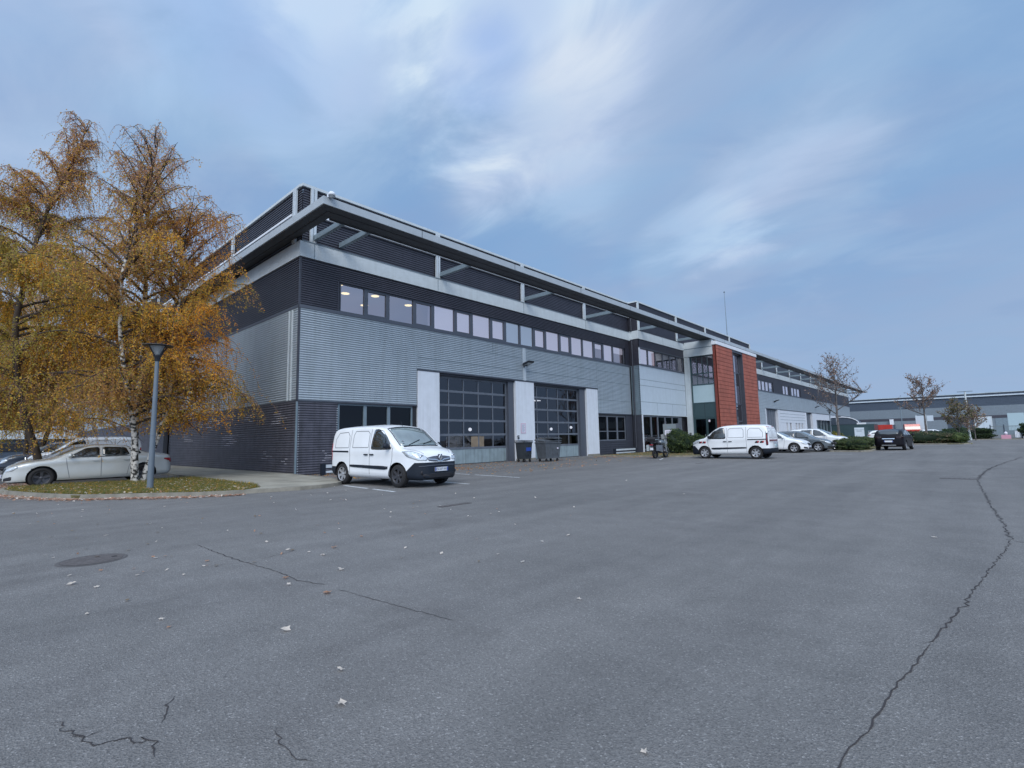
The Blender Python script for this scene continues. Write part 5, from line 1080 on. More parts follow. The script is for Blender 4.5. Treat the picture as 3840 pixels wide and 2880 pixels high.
def vehicles():
    # near van and second van
    make_van('white panel van parked nose out before the corner of the warehouse, black bumper', (-13.5, 9.25, 0), R(4), 'white panel vans', plate='ES-337-WS')
    make_van('white panel van with red and black warning stripes parked nose in before the red tower', (-9.95, 29.25, 0), R(180), 'white panel vans', chev=True)
    g = 'cars parked left of the birch'
    c = make_car(SEDAN, 'car', 'pale silver saloon with dark wheels parked behind the birch island', (-23.9, 3.4, 0), R(-90), 'carpearl', g, rim='rim_dark')
    c = make_car(HATCH, 'car', 'white hatchback parked just behind the pale silver saloon', (-28.1, 3.5, 0), R(-90), 'carwhite', g)
    make_van('white panel van whose roof shows above the pale silver saloon', (-31.9, 4.3, 0), R(-90), 'white panel vans', plate='')
    make_car(SUV, 'car', 'dark blue sport utility car at the left edge of the photo', (-35.6, 3.6, 0), R(-90), 'cardark', g)
    g = 'cars parked beyond the striped van'
    make_car(HATCH, 'car', 'white hatchback parked right beside the striped van', (-10.25, 38.6, 0), R(0), 'carwhite', g)
    make_car(HATCH, 'car', 'dark grey hatchback between the white hatchback and the white sport utility car', (-9.35, 41.1, 0), R(0), 'cargrey', g)
    make_car(SUV, 'car', 'white sport utility car with a black mirror, last in the row before the hedge', (-8.8, 43.9, 0), R(0), 'carwhite', g, rim='chrome')
    make_car(HATCH, 'car', 'small white car facing the camera beyond the row, in front of the white doors', (-11.6, 54.0, 0), R(-88), 'carwhite', g)
    make_car(HATCH, 'car', 'black car seen from behind, parked alone beside the low hedge', (-4.25, 45.2, 0), R(86), 'carblack', g)
    # background traffic
    g = 'distant cars before the far hall'
    for x, y, rz, p, l in ((-7.6, 75, 10, 'carwhite', 'distant white car half hidden behind the black car'), (-11.3, 92, 0, 'cardark', 'distant dark car left of the black car, near the small sign'), (-4.2, 96, 0, 'carwhite', 'distant white car under the second bare tree'),
                          (-9.6, 100, 5, 'carwhite', 'distant white car with a red lorry behind it'), (-16.2, 88, 0, 'carwhite', 'distant white car behind the small white sign')):
        make_car(HATCH, 'car', l, (x, y, 0), R(rz), p, g)
def motorcycle():
    t = thing('motorcycle', 'dark touring motorcycle with top case and silver panniers parked by the information totem', 'motorcycle', (-13.95, 27.75, 0), R(93))
    for nm, x in (('rear_wheel', 0), ('front_wheel', 1.52)):
        m = MB(); r = .325
        m.lathe([(r*.78, -.05), (r*.93, -.065), (r, -.03), (r, .03), (r*.93, .065), (r*.78, .05), (r*.76, 0)], 28, 'y'); e = m.build(nm, 'tyre', t); e.location = (x, 0, r)
        m = MB().lathe([(r*.78, -.03), (r*.72, -.03), (r*.72, .03), (r*.78, .03)], 28, 'y').lathe([(.001, -.06), (.05, -.06), (.05, .06), (.001, .06)], 12, 'y')
        for k in range(10): a = k*math.pi/5; m.tube((.04*math.cos(a), .02*(-1)**k, .04*math.sin(a)), (r*.73*math.cos(a), 0, r*.73*math.sin(a)), .007, n=4)
        m.build('rim', 'rim_dark', e); m = MB().lathe([(.06, .07), (.13, .07), (.13, .075), (.06, .075)], 18, 'y'); m.build('brake_disc', 'rim', e)
    MB().path([(1.52, -.09, .33), (1.36, -.09, .72), (1.2, -.1, 1.08)], [.025, .03, .03]).path([(1.52, .09, .33), (1.36, .09, .72), (1.2, .1, 1.08)], [.025, .03, .03]).build('fork', 'galv', t)
    MB().path([(0, -.08, .33), (.35, -.1, .42), (.55, -.1, .5)], .028).path([(0, .08, .33), (.35, .1, .42), (.55, .1, .5)], .028).path([(.5, 0, .5), (.45, 0, .8), (1.15, 0, .95)], .03).path([(1.15, 0, .95), (.9, 0, .45), (.5, 0, .4)], .025).path([(.45, -.06, .8), (-.25, -.08, .92)], .018).path([(.45, .06, .8), (-.25, .08, .92)], .018).build('frame', 'carblack', t)
    m = MB(); m.box(.5, .95, -.16, .16, .3, .6); m.ell((.72, -.27, .42), (.14, .14, .11)); m.ell((.72, .27, .42), (.14, .14, .11)); m.ell((.7, 0, .62), (.25, .16, .14)); m.build('engine', 'rim_dark', t)
    m = MB(); m.ell((.92, 0, .92), (.30, .19, .17)); m.ell((1.15, 0, .86), (.22, .16, .2)); m.build('tank', 'cargrey', t)
    m = MB(); m.ell((.45, 0, .87), (.33, .16, .07)); m.ell((.1, 0, .93), (.25, .15, .07)); m.build('seat', 'black', t)
    m = MB(); m.prism([(1.2, .85), (1.5, .78), (1.6, .9), (1.45, 1.05), (1.25, 1.08)], -.12, .12, 'y'); m.add([(1.5, -.1, .82), (1.78, -.04, .76), (1.78, .04, .76), (1.5, .1, .82), (1.5, 0, .9)], [(0, 1, 4), (1, 2, 4), (2, 3, 4), (0, 3, 2, 1)]); m.build('fairing', 'cargrey', t)
    m = MB(); m.add([(1.42, -.17, 1.05), (1.42, .17, 1.05), (1.26, .14, 1.38), (1.26, -.14, 1.38), (1.46, 0, 1.05), (1.3, 0, 1.42)], [(0, 4, 5, 3), (4, 1, 2, 5)]); m.build('windscreen', 'lamp_glass', t)
    m = MB(); m.ell((1.55, .05, .93), (.06, .07, .06)); m.ell((1.55, -.05, .93), (.06, .05, .05)); m.build('headlight', 'lens', t)
    MB().path([(1.0, -.42, 1.12), (1.15, -.2, 1.14), (1.2, 0, 1.1), (1.15, .2, 1.14), (1.0, .42, 1.12)], .014).tube((.98, -.44, 1.12), (1.06, -.32, 1.13), .02).tube((.98, .44, 1.12), (1.06, .32, 1.13), .02).build('handlebar', 'black', t)
    for s_ in (-1, 1):
        m = MB(); m.tube((1.1, s_*.3, 1.13), (1.08, s_*.36, 1.3), .008); m.ell((1.08, s_*.37, 1.32), (.03, .08, .05)); m.build('mirror', 'black', t)
        m = MB(); m.prism([(-.32, .45), (.2, .45), (.24, .78), (-.32, .8)], s_*.22, s_*.38, 'y'); m.build('pannier', 'gate_frame' if s_ < 0 else 'galv', t)
    m = MB(); m.prism([(-.48, .98), (-.05, .98), (-.02, 1.12), (-.1, 1.24), (-.44, 1.26), (-.52, 1.14)], -.25, .25, 'y'); m.box(-.5, -.04, -.255, .255, 1.095, 1.115, 1); m.build('top_case', ['black', 'galv'], t)
    MB().box(-.40, 0, -.12, .12, .9, .97).tube((-.3, 0, .9), (-.42, 0, .55), .02).build('luggage_rack', 'rim_dark', t)
    MB().prism([(-.2, .62), (.1, .68), (.35, .72), (.3, .76), (.0, .76), (-.22, .68)], -.07, .07, 'y').build('rear_mudguard', 'black', t)
    MB().prism([(1.3, .68), (1.55, .7), (1.75, .6), (1.56, .74), (1.32, .74)], -.06, .06, 'y').build('front_mudguard', 'cargrey', t)
    MB().tube((.55, -.2, .4), (-.1, -.26, .52), .05, .06).build('exhaust', 'galv', t); MB().box(-.47, -.45, -.09, .09, .5, .64).build('number_plate', 'plate', t); MB().box(-.5, -.46, -.1, .1, .78, .83).build('tail_light', 'tail', t)
    MB().tube((.55, .1, .35), (.4, .35, .01), .014).build('side_stand', 'black', t)
vehicles(); motorcycle()
def background():
    # far hall across the yard
    t = thing('far_hall', 'long low dark and grey hall across the yard on the right', 'building', (0, 165, 0)); P = Plane('S', 0)
    def b(mb, n, m): return mb.build(n, m, t)
    m = MB(); P.box(m, -60, 75, -40, -.1, 0, 9.9); b(m, 'hall_core', 'roof')
    m = MB(); P.box(m, -60, 75, -.1, .5, 9.88, 10.0); b(m, 'roof_edge', 'galv')
    m = MB(); P.box(m, -60, 75, -.1, .3, 9.45, 9.87); b(m, 'roof_band', 'navy_far')
    m = MB(); P.box(m, -60, 75, -.1, .35, 9.15, 9.44); b(m, 'fascia_band', 'white_panel')
    m = MB(); P.corr(m, -60, 75, 6.9, 9.14, .3, .03); b(m, 'upper_cladding', 'navy_far')
    m = MB(); P.corr(m, -60, 75, 4.6, 6.9, .3, .03); b(m, 'middle_cladding', 'grey_far')
    m = MB(); P.box(m, -60, 75, -.1, .06, 3.95, 4.6); b(m, 'lintel_band', 'slate')
    m = MB(); P.box(m, -60, 12, -.1, 0, 0, 3.95); b(m, 'lower_wall', 'grey_far')
    m = MB(); P.box(m, 12, 75, -.1, 0, 0, 3.95); P.box(m, -4.6, 1.5, 0, .05, 0, 3.9); b(m, 'lower_wall', 'navy_far')
    m = MB(); P.box(m, 4, 8.6, 0, .1, 0, 3.9); b(m, 'hall_gate', 'strut')
    m = MB(); P.box(m, -15.5, -15.0, 0, 1.2, 0, 3.0); P.box(m, -19, -17.8, 0, .1, 0, 2.4); P.box(m, -10.5, -9.6, 0, .1, 0, 2.4); b(m, 'hall_door', 'navy_far')
    for x in (-38, -16, 9.9): m = MB(); P.box(m, x, x+.8, 0, 1.0, 0, 4.4); b(m, 'white_pier', 'white')
    m = MB(); m.box(3, 6, 10, 14, 9.9, 10.6); m.box(16, 17, 8, 9, 9.9, 11); b(m, 'roof_plant', 'strut')
    # dark green kiosk with a quarter round glass roof
    t = thing('kiosk', 'low dark green kiosk with a quarter round glazed roof beyond the end of the warehouse', 'kiosk', (-16.5, 117, 0))
    MB().box(-7, 2.9, -2, 3, 0, 2.75).build('wall', 'green_dark', t)
    pr = [(-6, 2.8), (-6, 4.2), (-2.4, 4.2)]+[(-2.4+2.9*math.sin(a), 2.8+1.4*math.cos(a)) for a in [i*math.pi/16 for i in range(1, 9)]]
    MB().prism(pr, -1.5, 2.5, 'y').build('glass_roof', 'navy_far', t)
    m = MB(); pts = [(-6, 4.22), (-2.4, 4.22)]+[(-2.4+2.95*math.sin(a), 2.8+1.43*math.cos(a)) for a in [i*math.pi/16 for i in range(1, 9)]]
    m.path([(x, -1.55, z) for x, z in pts], .09, 6); m.tube((-3.1, -1.55, 2.8), (-3.1, -1.55, 4.2), .07); m.box(.2, 1.6, -1.8, -1.2, 2.76, 3.05); m.build('roof_rib', 'white', t)
    # white hall far left
    t = thing('white_hall', 'low white roofed hall seen under the trees at the left edge', 'building', (-112, -10, 0))
    MB().box(-20, 0, -30, 24, 0, 2.9).build('wall', 'navy_far', t); MB().box(-20.5, .5, -30.5, 24.5, 2.9, 4.3).build('roof', 'fascia', t); MB().box(.001, .1, -20, 20, 1.0, 2.2).build('window_band', 'black', t)
    # small sign by the hedge
    t = thing('small_sign', 'small white sign panel with a dark frame beyond the hedge', 'sign', (-12.4, 90, 0), R(8))
    MB().box(-.75, .95, -.08, .08, 0, 2.05).build('frame', 'green_dark', t); m = MB(); m.box(-.7, .5, -.1, -.081, .5, 1.95, 0); m.box(-.7, .5, -.104, -.101, 1.62, 1.66, 1); m.box(-.45, .2, -.104, -.101, 1.40, 1.48, 1); m.build('panel', ['white_panel', 'strut'], t)
    t = thing('flag_pole', 'tall white pole rising above the far hall roof', 'pole', (-.4, 86, 0)); MB().tube((0, 0, 0), (0, 0, 6.1), .11, .09).tube((0, 0, 0), (0, 0, .3), .18).build('pole', 'fascia', t); m = MB(); m.box(-.75, .75, -.1, .1, 6.1, 6.18); m.build('crossbar', 'strut', t)
    t = thing('thin_pole', 'thin grey pole left of the second bare tree', 'pole', (-8.2, 100, 0)); MB().tube((0, 0, 0), (0, 0, 4.9), .06).build('pole', 'strut', t); MB().box(-.3, .3, -.05, .05, 4.9, 5).build('head', 'strut', t)
    # lorries and trailers
    t = thing('trailer', 'white box trailer with pale blue doors by the far hall gate', 'trailer', (1.1, 110, 0))
    MB().box(-.9, 1.2, 0, 8, 1.0, 3.35).build('box', 'fascia', t); MB().box(-.7, .15, -.04, 0, 1.1, 3.1).box(.2, 1.05, -.04, 0, 1.1, 3.1).build('rear_doors', 'white_panel', t); MB().box(-.9, 1.2, -.1, 7, .7, .98).build('chassis', 'trim', t)
    for x in (-.8, .95): MB().lathe([(.001, -.12), (.45, -.12), (.45, .12), (.001, .12)], 18, 'x', (x, 1, .45)).lathe([(.001, -.12), (.45, -.12), (.45, .12), (.001, .12)], 18, 'x', (x, 6, .45)).build('wheel', 'tyre', t)
    t = thing('lorry', 'red and white lorry parked far off behind the black car', 'lorry', (-8.8, 120, 0), R(-78))
    MB().box(-2.5, 1.4, -1.1, 1.1, .9, 1.5).build('load_bed', 'carwhite', t); MB().prism([(1.5, .6), (3.2, .6), (3.3, 1.5), (2.9, 2.5), (1.5, 2.6)], -1.1, 1.1, 'y').build('cab', 'carred', t); MB().prism([(-2.4, 1.5), (1, 1.5), (.6, 2.5), (-1.8, 2.4)], -.8, .8, 'y').build('load', 'trim', t)
    MB().prism([(3.0, 1.6), (3.28, 1.6), (2.95, 2.35), (2.7, 2.35)], -1.105, 1.105, 'y').build('windscreen', 'carglass', t)
    for x in (-1.6, 2.3):
        for y in (-1, 1): MB().lathe([(.001, -.13), (.45, -.13), (.45, .13), (.001, .13)], 16, 'y', (x, y, .45)).build('wheel', 'tyre', t)
    t = thing('container', 'small red container standing far off left of the lorry', 'container', (-12.6, 122, 0)); MB().box(-1.1, 1.1, -1, 1, .1, 2.6).build('box', 'carred', t); MB().box(-1.0, -.05, -1.03, -1, .2, 2.5).box(.05, 1.0, -1.03, -1, .2, 2.5).build('door', 'carred', t)
    for i, (x, h, l) in enumerate(((-7.0, 4.3, 'tall white upright panel before the far hall'), (-5.6, 4.3, 'shorter white panel right of the tall one before the far hall'))):
        t = thing('display_board', l, 'board', (x, 118, 0), group='white panels before the far hall'); MB().box(-.65 if i == 0 else -.45, .65 if i == 0 else .45, -.15, .15, 0 if i == 0 else 3.0, h-.3).build('panel', 'white_panel', t); MB().box(-.6, -.5, -.1, .1, 0, h-.1).build('post', 'galv', t)
    t = thing('display_board', 'tall white board to the right of the grey gate', 'panel', (4.9, 108, 0)); MB().box(-.9, .9, -.2, .2, 1.1, 3.7).build('panel', 'mint', t); MB().box(-.3, .2, -.1, .1, 0, 1.1).build('post', 'white', t)
    # fence and gate
    t = thing('mesh_fence', 'grey mesh fence with posts between the dark hedges', 'fence', (1.7, 92.5, 0)); m = MB()
    for i in range(22): m.box(i*.13, i*.13+.03, -.02, .02, .1, 1.7)
    m.box(0, 2.8, -.03, .03, .1, .16); m.box(0, 2.8, -.03, .03, 1.64, 1.72); m.build('mesh_panel', 'fence_grey', t)
    for x in (-.1, 1.2, 2.8): MB().box(x, x+.12, -.06, .06, 0, 1.9).build('post', 'navy_far', t)
    t = thing('barrier', 'small red and white barrier at the foot of the fence', 'barrier', (3.0, 90.3, 0)); MB().box(-.45, .45, -.15, .15, 0, .55).build('base', 'pink', t); m = MB(); m.ell((0, 0, .75), (.18, .18, .22)); m.build('lamp', 'paper', t)
background()
# ---------------------------------------------------------------- vegetation
def tubes_mesh(segs, n=4):
    """segs: (p0, p1, r0, r1) lines -> vertices and quads"""
    S = np.array([list(a)+list(b)+[c, d] for a, b, c, d in segs], float); p0, p1, r0, r1 = S[:, :3], S[:, 3:6], S[:, 6], S[:, 7]
    d = p1-p0; d /= np.linalg.norm(d, axis=1)[:, None]+1e-9; ref = np.where(np.abs(d[:, 2:3]) > .9, np.array([[1., 0, 0]]), np.array([[0, 0, 1.]])); a = np.cross(d, ref); a /= np.linalg.norm(a, axis=1)[:, None]+1e-9; b = np.cross(d, a)
    V = []
    for p, r in ((p0, r0), (p1, r1)):
        for i in range(n): t = 2*np.pi*i/n; V.append(p+(a*np.cos(t)+b*np.sin(t))*r[:, None])
    V = np.stack(V, 1).reshape(-1, 3); k = len(S); base = np.arange(k)[:, None]*2*n; F = []
    for i in range(n): F.append(np.concatenate([base+i, base+(i+1) % n, base+n+(i+1) % n, base+n+i], 1))
    return V, np.concatenate(F, 0)
def birch(label, loc, H, stems, rad, z0, seed, ntw=1900, lean=(0, 0), mats=None, leafn=1.0, bark='birch_bark', clip=None, group=None, hang=1.45, warm=1.9):
    """weeping birch: several stems, limbs that rise and arch over, hanging twigs strung with small leaves. rad(zf) = crown radius over height"""
    rg = np.random.default_rng(seed); rd = random.Random(seed); t = thing('birch_tree', label, 'tree', loc, 0, group)
    T = []; stemlines = []
    for k in range(stems):
        a = 2*math.pi*k/stems+.6+seed; p = Vector((math.cos(a)*.14, math.sin(a)*.14, 0)); d = Vector((math.cos(a)*.2, math.sin(a)*.2, 1)).normalized(); h = H*(1-.13*k); r = .11*H/14*(1 if k == 0 else .8); pts = [p]; n = 22
        for i in range(n):
            q = i/n; d = (d+Vector((rd.gauss(0, .04), rd.gauss(0, .04), 0))-Vector(((p.x-lean[0]*q*H*.1)*.035, (p.y-lean[1]*q*H*.1)*.035, 0))).normalized()
            if q > .12: d = (d+Vector((0, 0, .12))).normalized()
            p2 = p+d*(h/n); T.append((p, p2, r*(1-q)**.8+.012, r*(1-(i+1)/n)**.8+.012)); p = p2; pts.append(p)
        stemlines.append((pts, h))
    Vt, Ft = tubes_mesh([(tuple(a), tuple(b), c, d) for a, b, c, d in T], 10); bigmesh('trunk', Vt, Ft, [bark], None, t)
    B = []; tips = []; nl = 58
    for k, (pts, h) in enumerate(stemlines):
        for i in range(nl):
            q = .17+.81*(i/nl)**.9; f = q*22; j = min(21, int(f)); p = pts[j].lerp(pts[j+1], f-j); a = rd.uniform(0, 2*math.pi); R_ = rad(p.z/H)*rd.uniform(.55, 1.08)
            hi = min(1, max(0, (q-.42)/.3)); up = rd.uniform(.55, 1.0)*(1+.9*hi); d = Vector((math.cos(a), math.sin(a), up)).normalized(); n = 9; L = R_*1.35/n; r = .05*(1-q)**.6+.012; c = p.copy(); line = [c.copy()]
            for s_ in range(n):
                d = (d+Vector((rd.gauss(0, .07), rd.gauss(0, .07), (-.10-.02*s_)*(1-.5*hi)))).normalized(); c2 = c+d*L; B.append((c, c2, r*(1-s_/n)+.006, r*(1-(s_+1)/n)+.006)); c = c2; line.append(c.copy())
            tips.append((line, R_))
    TW = []; LV = []; LZ = []
    tot = sum(max(.3, r) for _, r in tips)
    for line, R_ in tips:
        for _ in range(max(4, int(ntw*max(.3, R_)/tot))):
            f = rd.uniform(.15, 1)**.75*8.99; j = int(f); p = line[j].lerp(line[j+1], f-j); zf = p.z/H; a = rd.uniform(0, 6.283); d = Vector((math.cos(a)*.8, math.sin(a)*.8, rd.uniform(-.2, .6))).normalized()
            L = rd.uniform(.6, 1.5)*(.7 if zf > .8 else (hang if rd.random() < .3 else 1.45) if zf < .4 else 1); n = 7; c = p.copy(); dens = leafn*(1.45 if zf < .46 else 1.45-2.5*(zf-.46)); dens = max(.28, dens)*rd.uniform(.5, 1.4)
            for s_ in range(n):
                d = (d+Vector((rd.gauss(0, .12), rd.gauss(0, .12), -.42))).normalized(); c2 = c+d*L/n
                if c2.z < z0+.35*math.sin(c2.x*3+c2.y*2): break
                TW.append((c, c2, .0075-.0006*s_, .007-.0006*s_)); m = dens*4.9; m = int(m)+(rd.random() < m-int(m))
                for _k in range(m):
                    g = c.lerp(c2, rd.random()); LV.append((g.x+rd.gauss(0, .045), g.y+rd.gauss(0, .045), g.z+rd.gauss(0, .05)-.02)); LZ.append(zf)
                c = c2
    V1, F1 = tubes_mesh([(tuple(a), tuple(b), c, d) for a, b, c, d in B], 5); V2, F2_ = tubes_mesh([(tuple(a), tuple(b), c, d) for a, b, c, d in TW], 3)
    bigmesh('limbs', V1, F1, ['bark'], None, t)
    LV = np.array(LV); V3, F3 = leaf_quads(LV, .058, 0, .72, rg); zf = np.array(LZ)
    # autumn colour drifts through the crown in clumps, and turns duller to the thin top
    g1 = np.sin(LV[:, 0]*1.3+seed)+np.sin(LV[:, 1]*1.1+seed*2)+np.sin(LV[:, 2]*1.6)+rg.normal(0, .9, len(LV)); side = LV[:, 1]*.28
    mi = np.full(len(LV), 3)
    mi[g1 > -2.0] = 2; mi[g1 > -.9] = 0; mi[(g1+side) > warm] = 1
    mi[(g1*.6-side*1.6) > 1.1] = 2
    top = rg.random(len(LV)) < np.clip((zf-.52)*2.0, 0, .75); mi[top] = rg.choice([3, 4, 5], top.sum())
    if mats is None: mats = ['leaf_gold', 'leaf_orange', 'leaf_olive', 'leaf_brown', 'leaf_russet', 'leaf_mauve']
    cr = bigmesh('crown', np.concatenate([V3, V2]), np.concatenate([F3, F2_+len(V3)]), mats+['twig'], np.concatenate([mi, np.full(len(F2_), 6)]), t)
    return t
def r1(z): return max(.15, (2.55 if z < .5 else 2.55-3.3*(z-.5)**.9 if z < 1 else .3)*min(1, .6+z*1.6))
def r2(z): return max(.12, (3.2 if z < .42 else 3.2-4.3*(z-.42)**.8)*min(1, .5+z*2))
birch('white barked birch with two stems and golden leaves beside the lamp post', (-21.9, 4.4, .09), 13.6, 3, r1, 1.9, 3, 3700, (.0, .95), hang=1.9, warm=.95, group='autumn birches')
birch('taller birch with brown hanging twigs just left of the white barked one', (-25.9, 2.35, 0), 15.0, 1, r2, 1.0, 5, 4300, (0, .3), hang=3.0, bark='bark', group='autumn birches')
birch('brown trunked birch farther back at the left edge', (-36.5, 2.6, 0), 13.5, 2, lambda z: r2(z)*1.25, 2.4, 8, 2000, (0, 0), bark='bark', group='autumn birches')
birch('farthest birch behind the dark blue car at the left edge', (-46, 1.2, 0), 15, 1, lambda z: r2(z)*1.6, 2.4, 12, 1800, (0, 0), bark='bark', group='autumn birches')

def plane_tree(label, loc, H, Rc, seed, trunk=.09, fork=.38, leaves=900, mats=('leaf_tan', 'leaf_drab', 'leaf_mauve', 'leaf_drab'), size=.14):
    rd = random.Random(seed); rg = np.random.default_rng(seed); t = thing('bare_tree', label, 'tree', loc, 0, 'thin street trees on the right')
    n = 8; hf = H*fork; T = [((0, 0, hf*i/n), (rd.gauss(0, .01), 0, hf*(i+1)/n), trunk*(1-.4*i/n), trunk*(1-.4*(i+1)/n)) for i in range(n)]
    T += [((0, 0, hf), (0.05, 0, H*.7), trunk*.6, trunk*.35), ((.05, 0, H*.7), (.0, .0, H*.97), trunk*.35, .01)]
    V, F = tubes_mesh(T, 9); bigmesh('trunk', V, F, ['bark_grey'], None, t)
    B = []; L = []
    def grow(p, d, l, r, dep):
        k = 4; c = p
        for s_ in range(k):
            d = (d+Vector((rd.gauss(0, .12), rd.gauss(0, .12), .07))).normalized(); c2 = c+d*l/k; B.append((c, c2, r*(1-s_/k*.5), r*(1-(s_+1)/k*.5))); c = c2
            if dep < 3:
                for _ in range(2 if dep < 2 else 1):
                    a = rd.uniform(0, 6.28); s = Vector((math.cos(a), math.sin(a), .25)); grow(c, (d*.7+s*.8).normalized(), l*rd.uniform(.38, .62), r*.5, dep+1)
            if dep >= 2:
                for _ in range(2): L.append(tuple(c+Vector((rd.gauss(0, .08), rd.gauss(0, .08), rd.gauss(0, .08)))))
    for i in range(9):
        z = hf+(H*.8-hf)*(i/9)**1.1; a = i*2.4+seed; l = Rc*(1.05-.5*i/9); grow(Vector((0, 0, z)), Vector((math.cos(a), math.sin(a), .55+.09*i)).normalized(), l, .045*(1-.06*i), 1)
    V, F = tubes_mesh([(tuple(a), tuple(b), max(c, .008), max(d, .007)) for a, b, c, d in B], 4); bigmesh('branches', V, F, ['bark_grey'], None, t)
    idx = rg.permutation(len(L))[:leaves]; C = np.array(L)[idx]; V, F = leaf_quads(C, size, 0, .9, rg); bigmesh('crown', V, F, list(mats), rg.integers(0, len(mats), len(F)), t)
    return t
plane_tree('thin almost leafless tree in front of the end of the warehouse', (-7.9, 47.0, 0), 7.6, 2.3, 4, .13, .36, 1900, size=.095)
plane_tree('second thin leafless tree before the far hall, right of the black car', (-3.6, 67, 0), 7.6, 1.9, 9, .12, .38, 2000, size=.12)
plane_tree('small yellowing tree left of the white trailer', (-1.2, 76, 0), 4.6, 1.9, 15, .07, .2, 1400, ('leaf_dull', 'leaf_tan', 'green4', 'leaf_drab'), .17)
plane_tree('small brownish tree close to the white pole', (.1, 83, 0), 4.4, 1.4, 21, .07, .2, 800, ('leaf_dull', 'leaf_tan', 'leaf_drab', 'leaf_mauve'), .17)

def bush(name, label, cat, loc, r, n, mats, size, seed, group=None, rz=0, box=False, twigs=0):
    rg = np.random.default_rng(seed); t = thing(name, label, cat, loc, rz, group); rd = random.Random(seed)
    # core of branches and inner leaves
    core = MB(); k = 10; nn = 16; vs = []
    for j in range(k+1):
        for i in range(nn):
            a, b = math.pi*j/k, 2*math.pi*i/nn; w = .84+.10*math.sin(3*b+seed)+.07*math.sin(5*b+4*a+seed); e = .55 if box else 1
            x, y, z = math.sin(a)*math.cos(b), math.sin(a)*math.sin(b), -math.cos(a); sg = lambda q: math.copysign(abs(q)**e, q)
            vs.append((sg(x)*r[0]*w, sg(y)*r[1]*w, max(.0, r[2]*.5+sg(z)*r[2]*.5*w)))
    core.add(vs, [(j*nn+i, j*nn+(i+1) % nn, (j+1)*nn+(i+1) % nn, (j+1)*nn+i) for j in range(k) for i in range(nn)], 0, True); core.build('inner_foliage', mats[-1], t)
    d = rg.normal(size=(n, 3)); d /= np.linalg.norm(d, axis=1)[:, None]
    if box: d = np.sign(d)*np.abs(d)**.55
    lump = .93+.16*np.sin(d[:, 0]*6+seed)*np.sin(d[:, 1]*7)+.1*np.sin(d[:, 2]*9+d[:, 0]*5)
    C = d*lump[:, None]*rg.uniform(.82, 1.05, n)[:, None]; C = C*np.array([r[0], r[1], r[2]*.5])+np.array([0, 0, r[2]*.5]); C = C[C[:, 2] > .03]
    V, F = leaf_quads(C, size, 0, .7, rg); bigmesh('leaves', V, F, list(mats), rg.integers(0, len(mats), len(F)), t)
    m = MB()
    for _ in range(6): a = rd.uniform(0, 6.28); m.tube((0, 0, 0), (math.cos(a)*r[0]*.5, math.sin(a)*r[1]*.5, r[2]*.5), .03, .015, 5)
    m.build('stems', 'bark', t); return t
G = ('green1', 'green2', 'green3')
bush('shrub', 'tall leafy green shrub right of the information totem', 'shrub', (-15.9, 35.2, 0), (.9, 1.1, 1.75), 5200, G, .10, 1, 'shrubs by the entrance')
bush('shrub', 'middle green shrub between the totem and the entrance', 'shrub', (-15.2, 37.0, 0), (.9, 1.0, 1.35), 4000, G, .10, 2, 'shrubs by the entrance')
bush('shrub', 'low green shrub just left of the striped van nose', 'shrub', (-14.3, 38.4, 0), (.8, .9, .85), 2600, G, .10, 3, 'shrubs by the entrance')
bush('hedge', 'low clipped green hedge at the end of the car row', 'hedge', (-6.35, 43.0, .08), (.95, 2.6, .80), 9000, ('green1', 'green2', 'green4', 'green3'), .08, 4, 'low hedges on the right', 0, True)
bush('hedge', 'second low hedge hidden partly by the black car', 'hedge', (-7.4, 50.5, .08), (1.3, 3.4, .85), 8000, ('green1', 'green4', 'green2', 'green3'), .09, 5, 'low hedges on the right', 0, True)
bush('hedge', 'long low hedge right of the black car', 'hedge', (-3.6, 64.0, .08), (2.6, 2.0, 1.05), 9000, ('green1', 'green4', 'leaf_tan', 'green3'), .12, 6, 'low hedges on the right', R(-14), True)
bush('shrub', 'rounded dark shrub at the right end of the long low hedge', 'shrub', (-1.1, 63.2, .05), (.8, 1.0, 1.0), 2600, ('green1', 'green3', 'green2'), .10, 7)
bush('hedge', 'dark hedge standing behind the long low one', 'hedge', (-4.3, 80, 0), (3.6, 1.2, 1.25), 5000, ('green3', 'green1', 'green3'), .16, 8, 'low hedges on the right', 0, True)
bush('hedge', 'tall dark hedge in front of the white trailer', 'hedge', (-.7, 93.0, 0), (2.6, 1.4, 1.6), 7000, ('green3', 'green1', 'green3'), .16, 9, 'low hedges on the right', 0, True)
bush('shrub', 'big dark laurel at the right edge of the photo', 'shrub', (6.0, 91.0, 0), (1.7, 1.6, 2.3), 6000, ('green3', 'green1', 'green3'), .2, 10)
bush('shrub', 'bushy green plant at the foot of the first thin tree', 'shrub', (-8.5, 49.2, 0), (.7, .7, 1.35), 2600, ('green1', 'green2', 'leaf_olive'), .10, 11)
bush('shrub', 'brown green shrub behind the white sport utility car', 'shrub', (-9.2, 51.5, 0), (1.2, .8, .95), 2200, ('leaf_tan', 'leaf_olive', 'green1'), .10, 12)

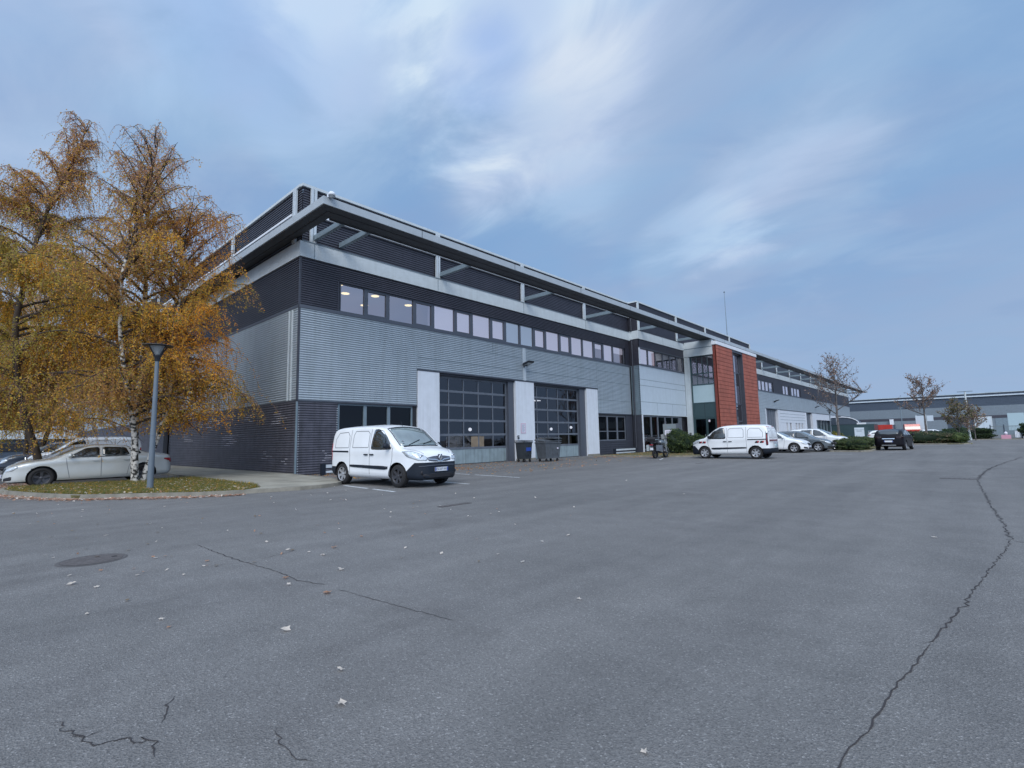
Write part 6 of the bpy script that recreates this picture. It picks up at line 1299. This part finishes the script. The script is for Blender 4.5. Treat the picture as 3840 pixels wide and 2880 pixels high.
def beds():
    slab('planting_bed', [(-19.6, 29.9), (-14.2, 29.7), (-12.7, 30.3), (-12.4, 31.2), (-13.6, 40.5), (-15.4, 42.5), (-19.65, 43)], -.02, .06, 'soil')
    kerb_path('kerb', smooth_poly([(-19.6, 29.8), (-14.2, 29.6), (-12.6, 30.2), (-12.3, 31.2), (-13.5, 40.6), (-15.4, 42.7)]), .13, .09)
    slab('planting_bed', [(-7.3, 40.3), (-5.6, 39.9), (-5.2, 41), (-5.75, 52), (-9.8, 55), (-10, 49), (-7.6, 46)], -.02, .07, 'soil'); kerb_path('kerb', [(-7.4, 40.2), (-5.55, 39.75), (-5.05, 41), (-5.6, 52.2), (-9.8, 55.3)][::1], .13, .1)
    slab('planting_bed', [(-6.6, 62.5), (-1.0, 61.6), (-.2, 62.6), (-.3, 64.2), (-2, 82), (-9, 84), (-8.4, 66)], -.02, .07, 'soil'); kerb_path('kerb', smooth_poly([(-6.7, 62.4), (-1.0, 61.5), (-.1, 62.6), (-.2, 64.2), (-2, 82.1)]), .14, .1)
    slab('verge', [(-6, 88), (4, 87.4), (40, 87.4), (40, 94), (-6, 94)], -.02, .05, 'soil'); kerb_path('kerb', [(-6, 87.9), (4, 87.3), (40, 87.3)], .15, .1)
    # far lane, a lighter strip of asphalt
    rg = np.random.default_rng(3); P = []
    for _ in range(900): P.append((random.uniform(-19.4, -13.2), random.uniform(30.3, 41), .08))
    V, F = leaf_quads(P, .10, .8); tag(bigmesh('leaf_litter', V, F, ['leaf_dry', 'leaf_brown', 'leaf_tan'], rng.integers(0, 3, len(F))), 'dead leaves covering the planting bed by the entrance', 'leaves', kind='stuff')
beds()
# distant tree line beyond both ends of the site
def treeline(label, x0, x1, y0, y1, h, seed, n=60):
    rg = np.random.default_rng(seed); rd = random.Random(seed); V = []; F = []; MI = []; k = 0
    for i in range(n):
        q = (i+.5)/n; cx, cy = x0+(x1-x0)*q+rd.gauss(0, 3), y0+(y1-y0)*q+rd.gauss(0, 4); r = rd.uniform(3, 5.5); hh = h*rd.uniform(.7, 1.15); m = 320
        d = rg.normal(size=(m, 3)); d /= np.linalg.norm(d, axis=1)[:, None]; C = d*rg.uniform(.5, 1, m)[:, None]*np.array([r, r, hh*.5])+np.array([cx, cy, hh*.55])
        v, f = leaf_quads(C, 1.1, 0, .8, rg); V.append(v); F.append(f+k); k += len(v); MI.append(rg.integers(0, 4, len(f)))
    o = bigmesh('distant_trees', np.concatenate(V), np.concatenate(F), ['green3', 'leaf_tan', 'green1', 'leaf_brown'], np.concatenate(MI)); tag(o, label, 'trees', kind='stuff')
treeline('hazy far off belt of trees closing the yard on the left', -150, -150, -90, 60, 9, 1, 70)
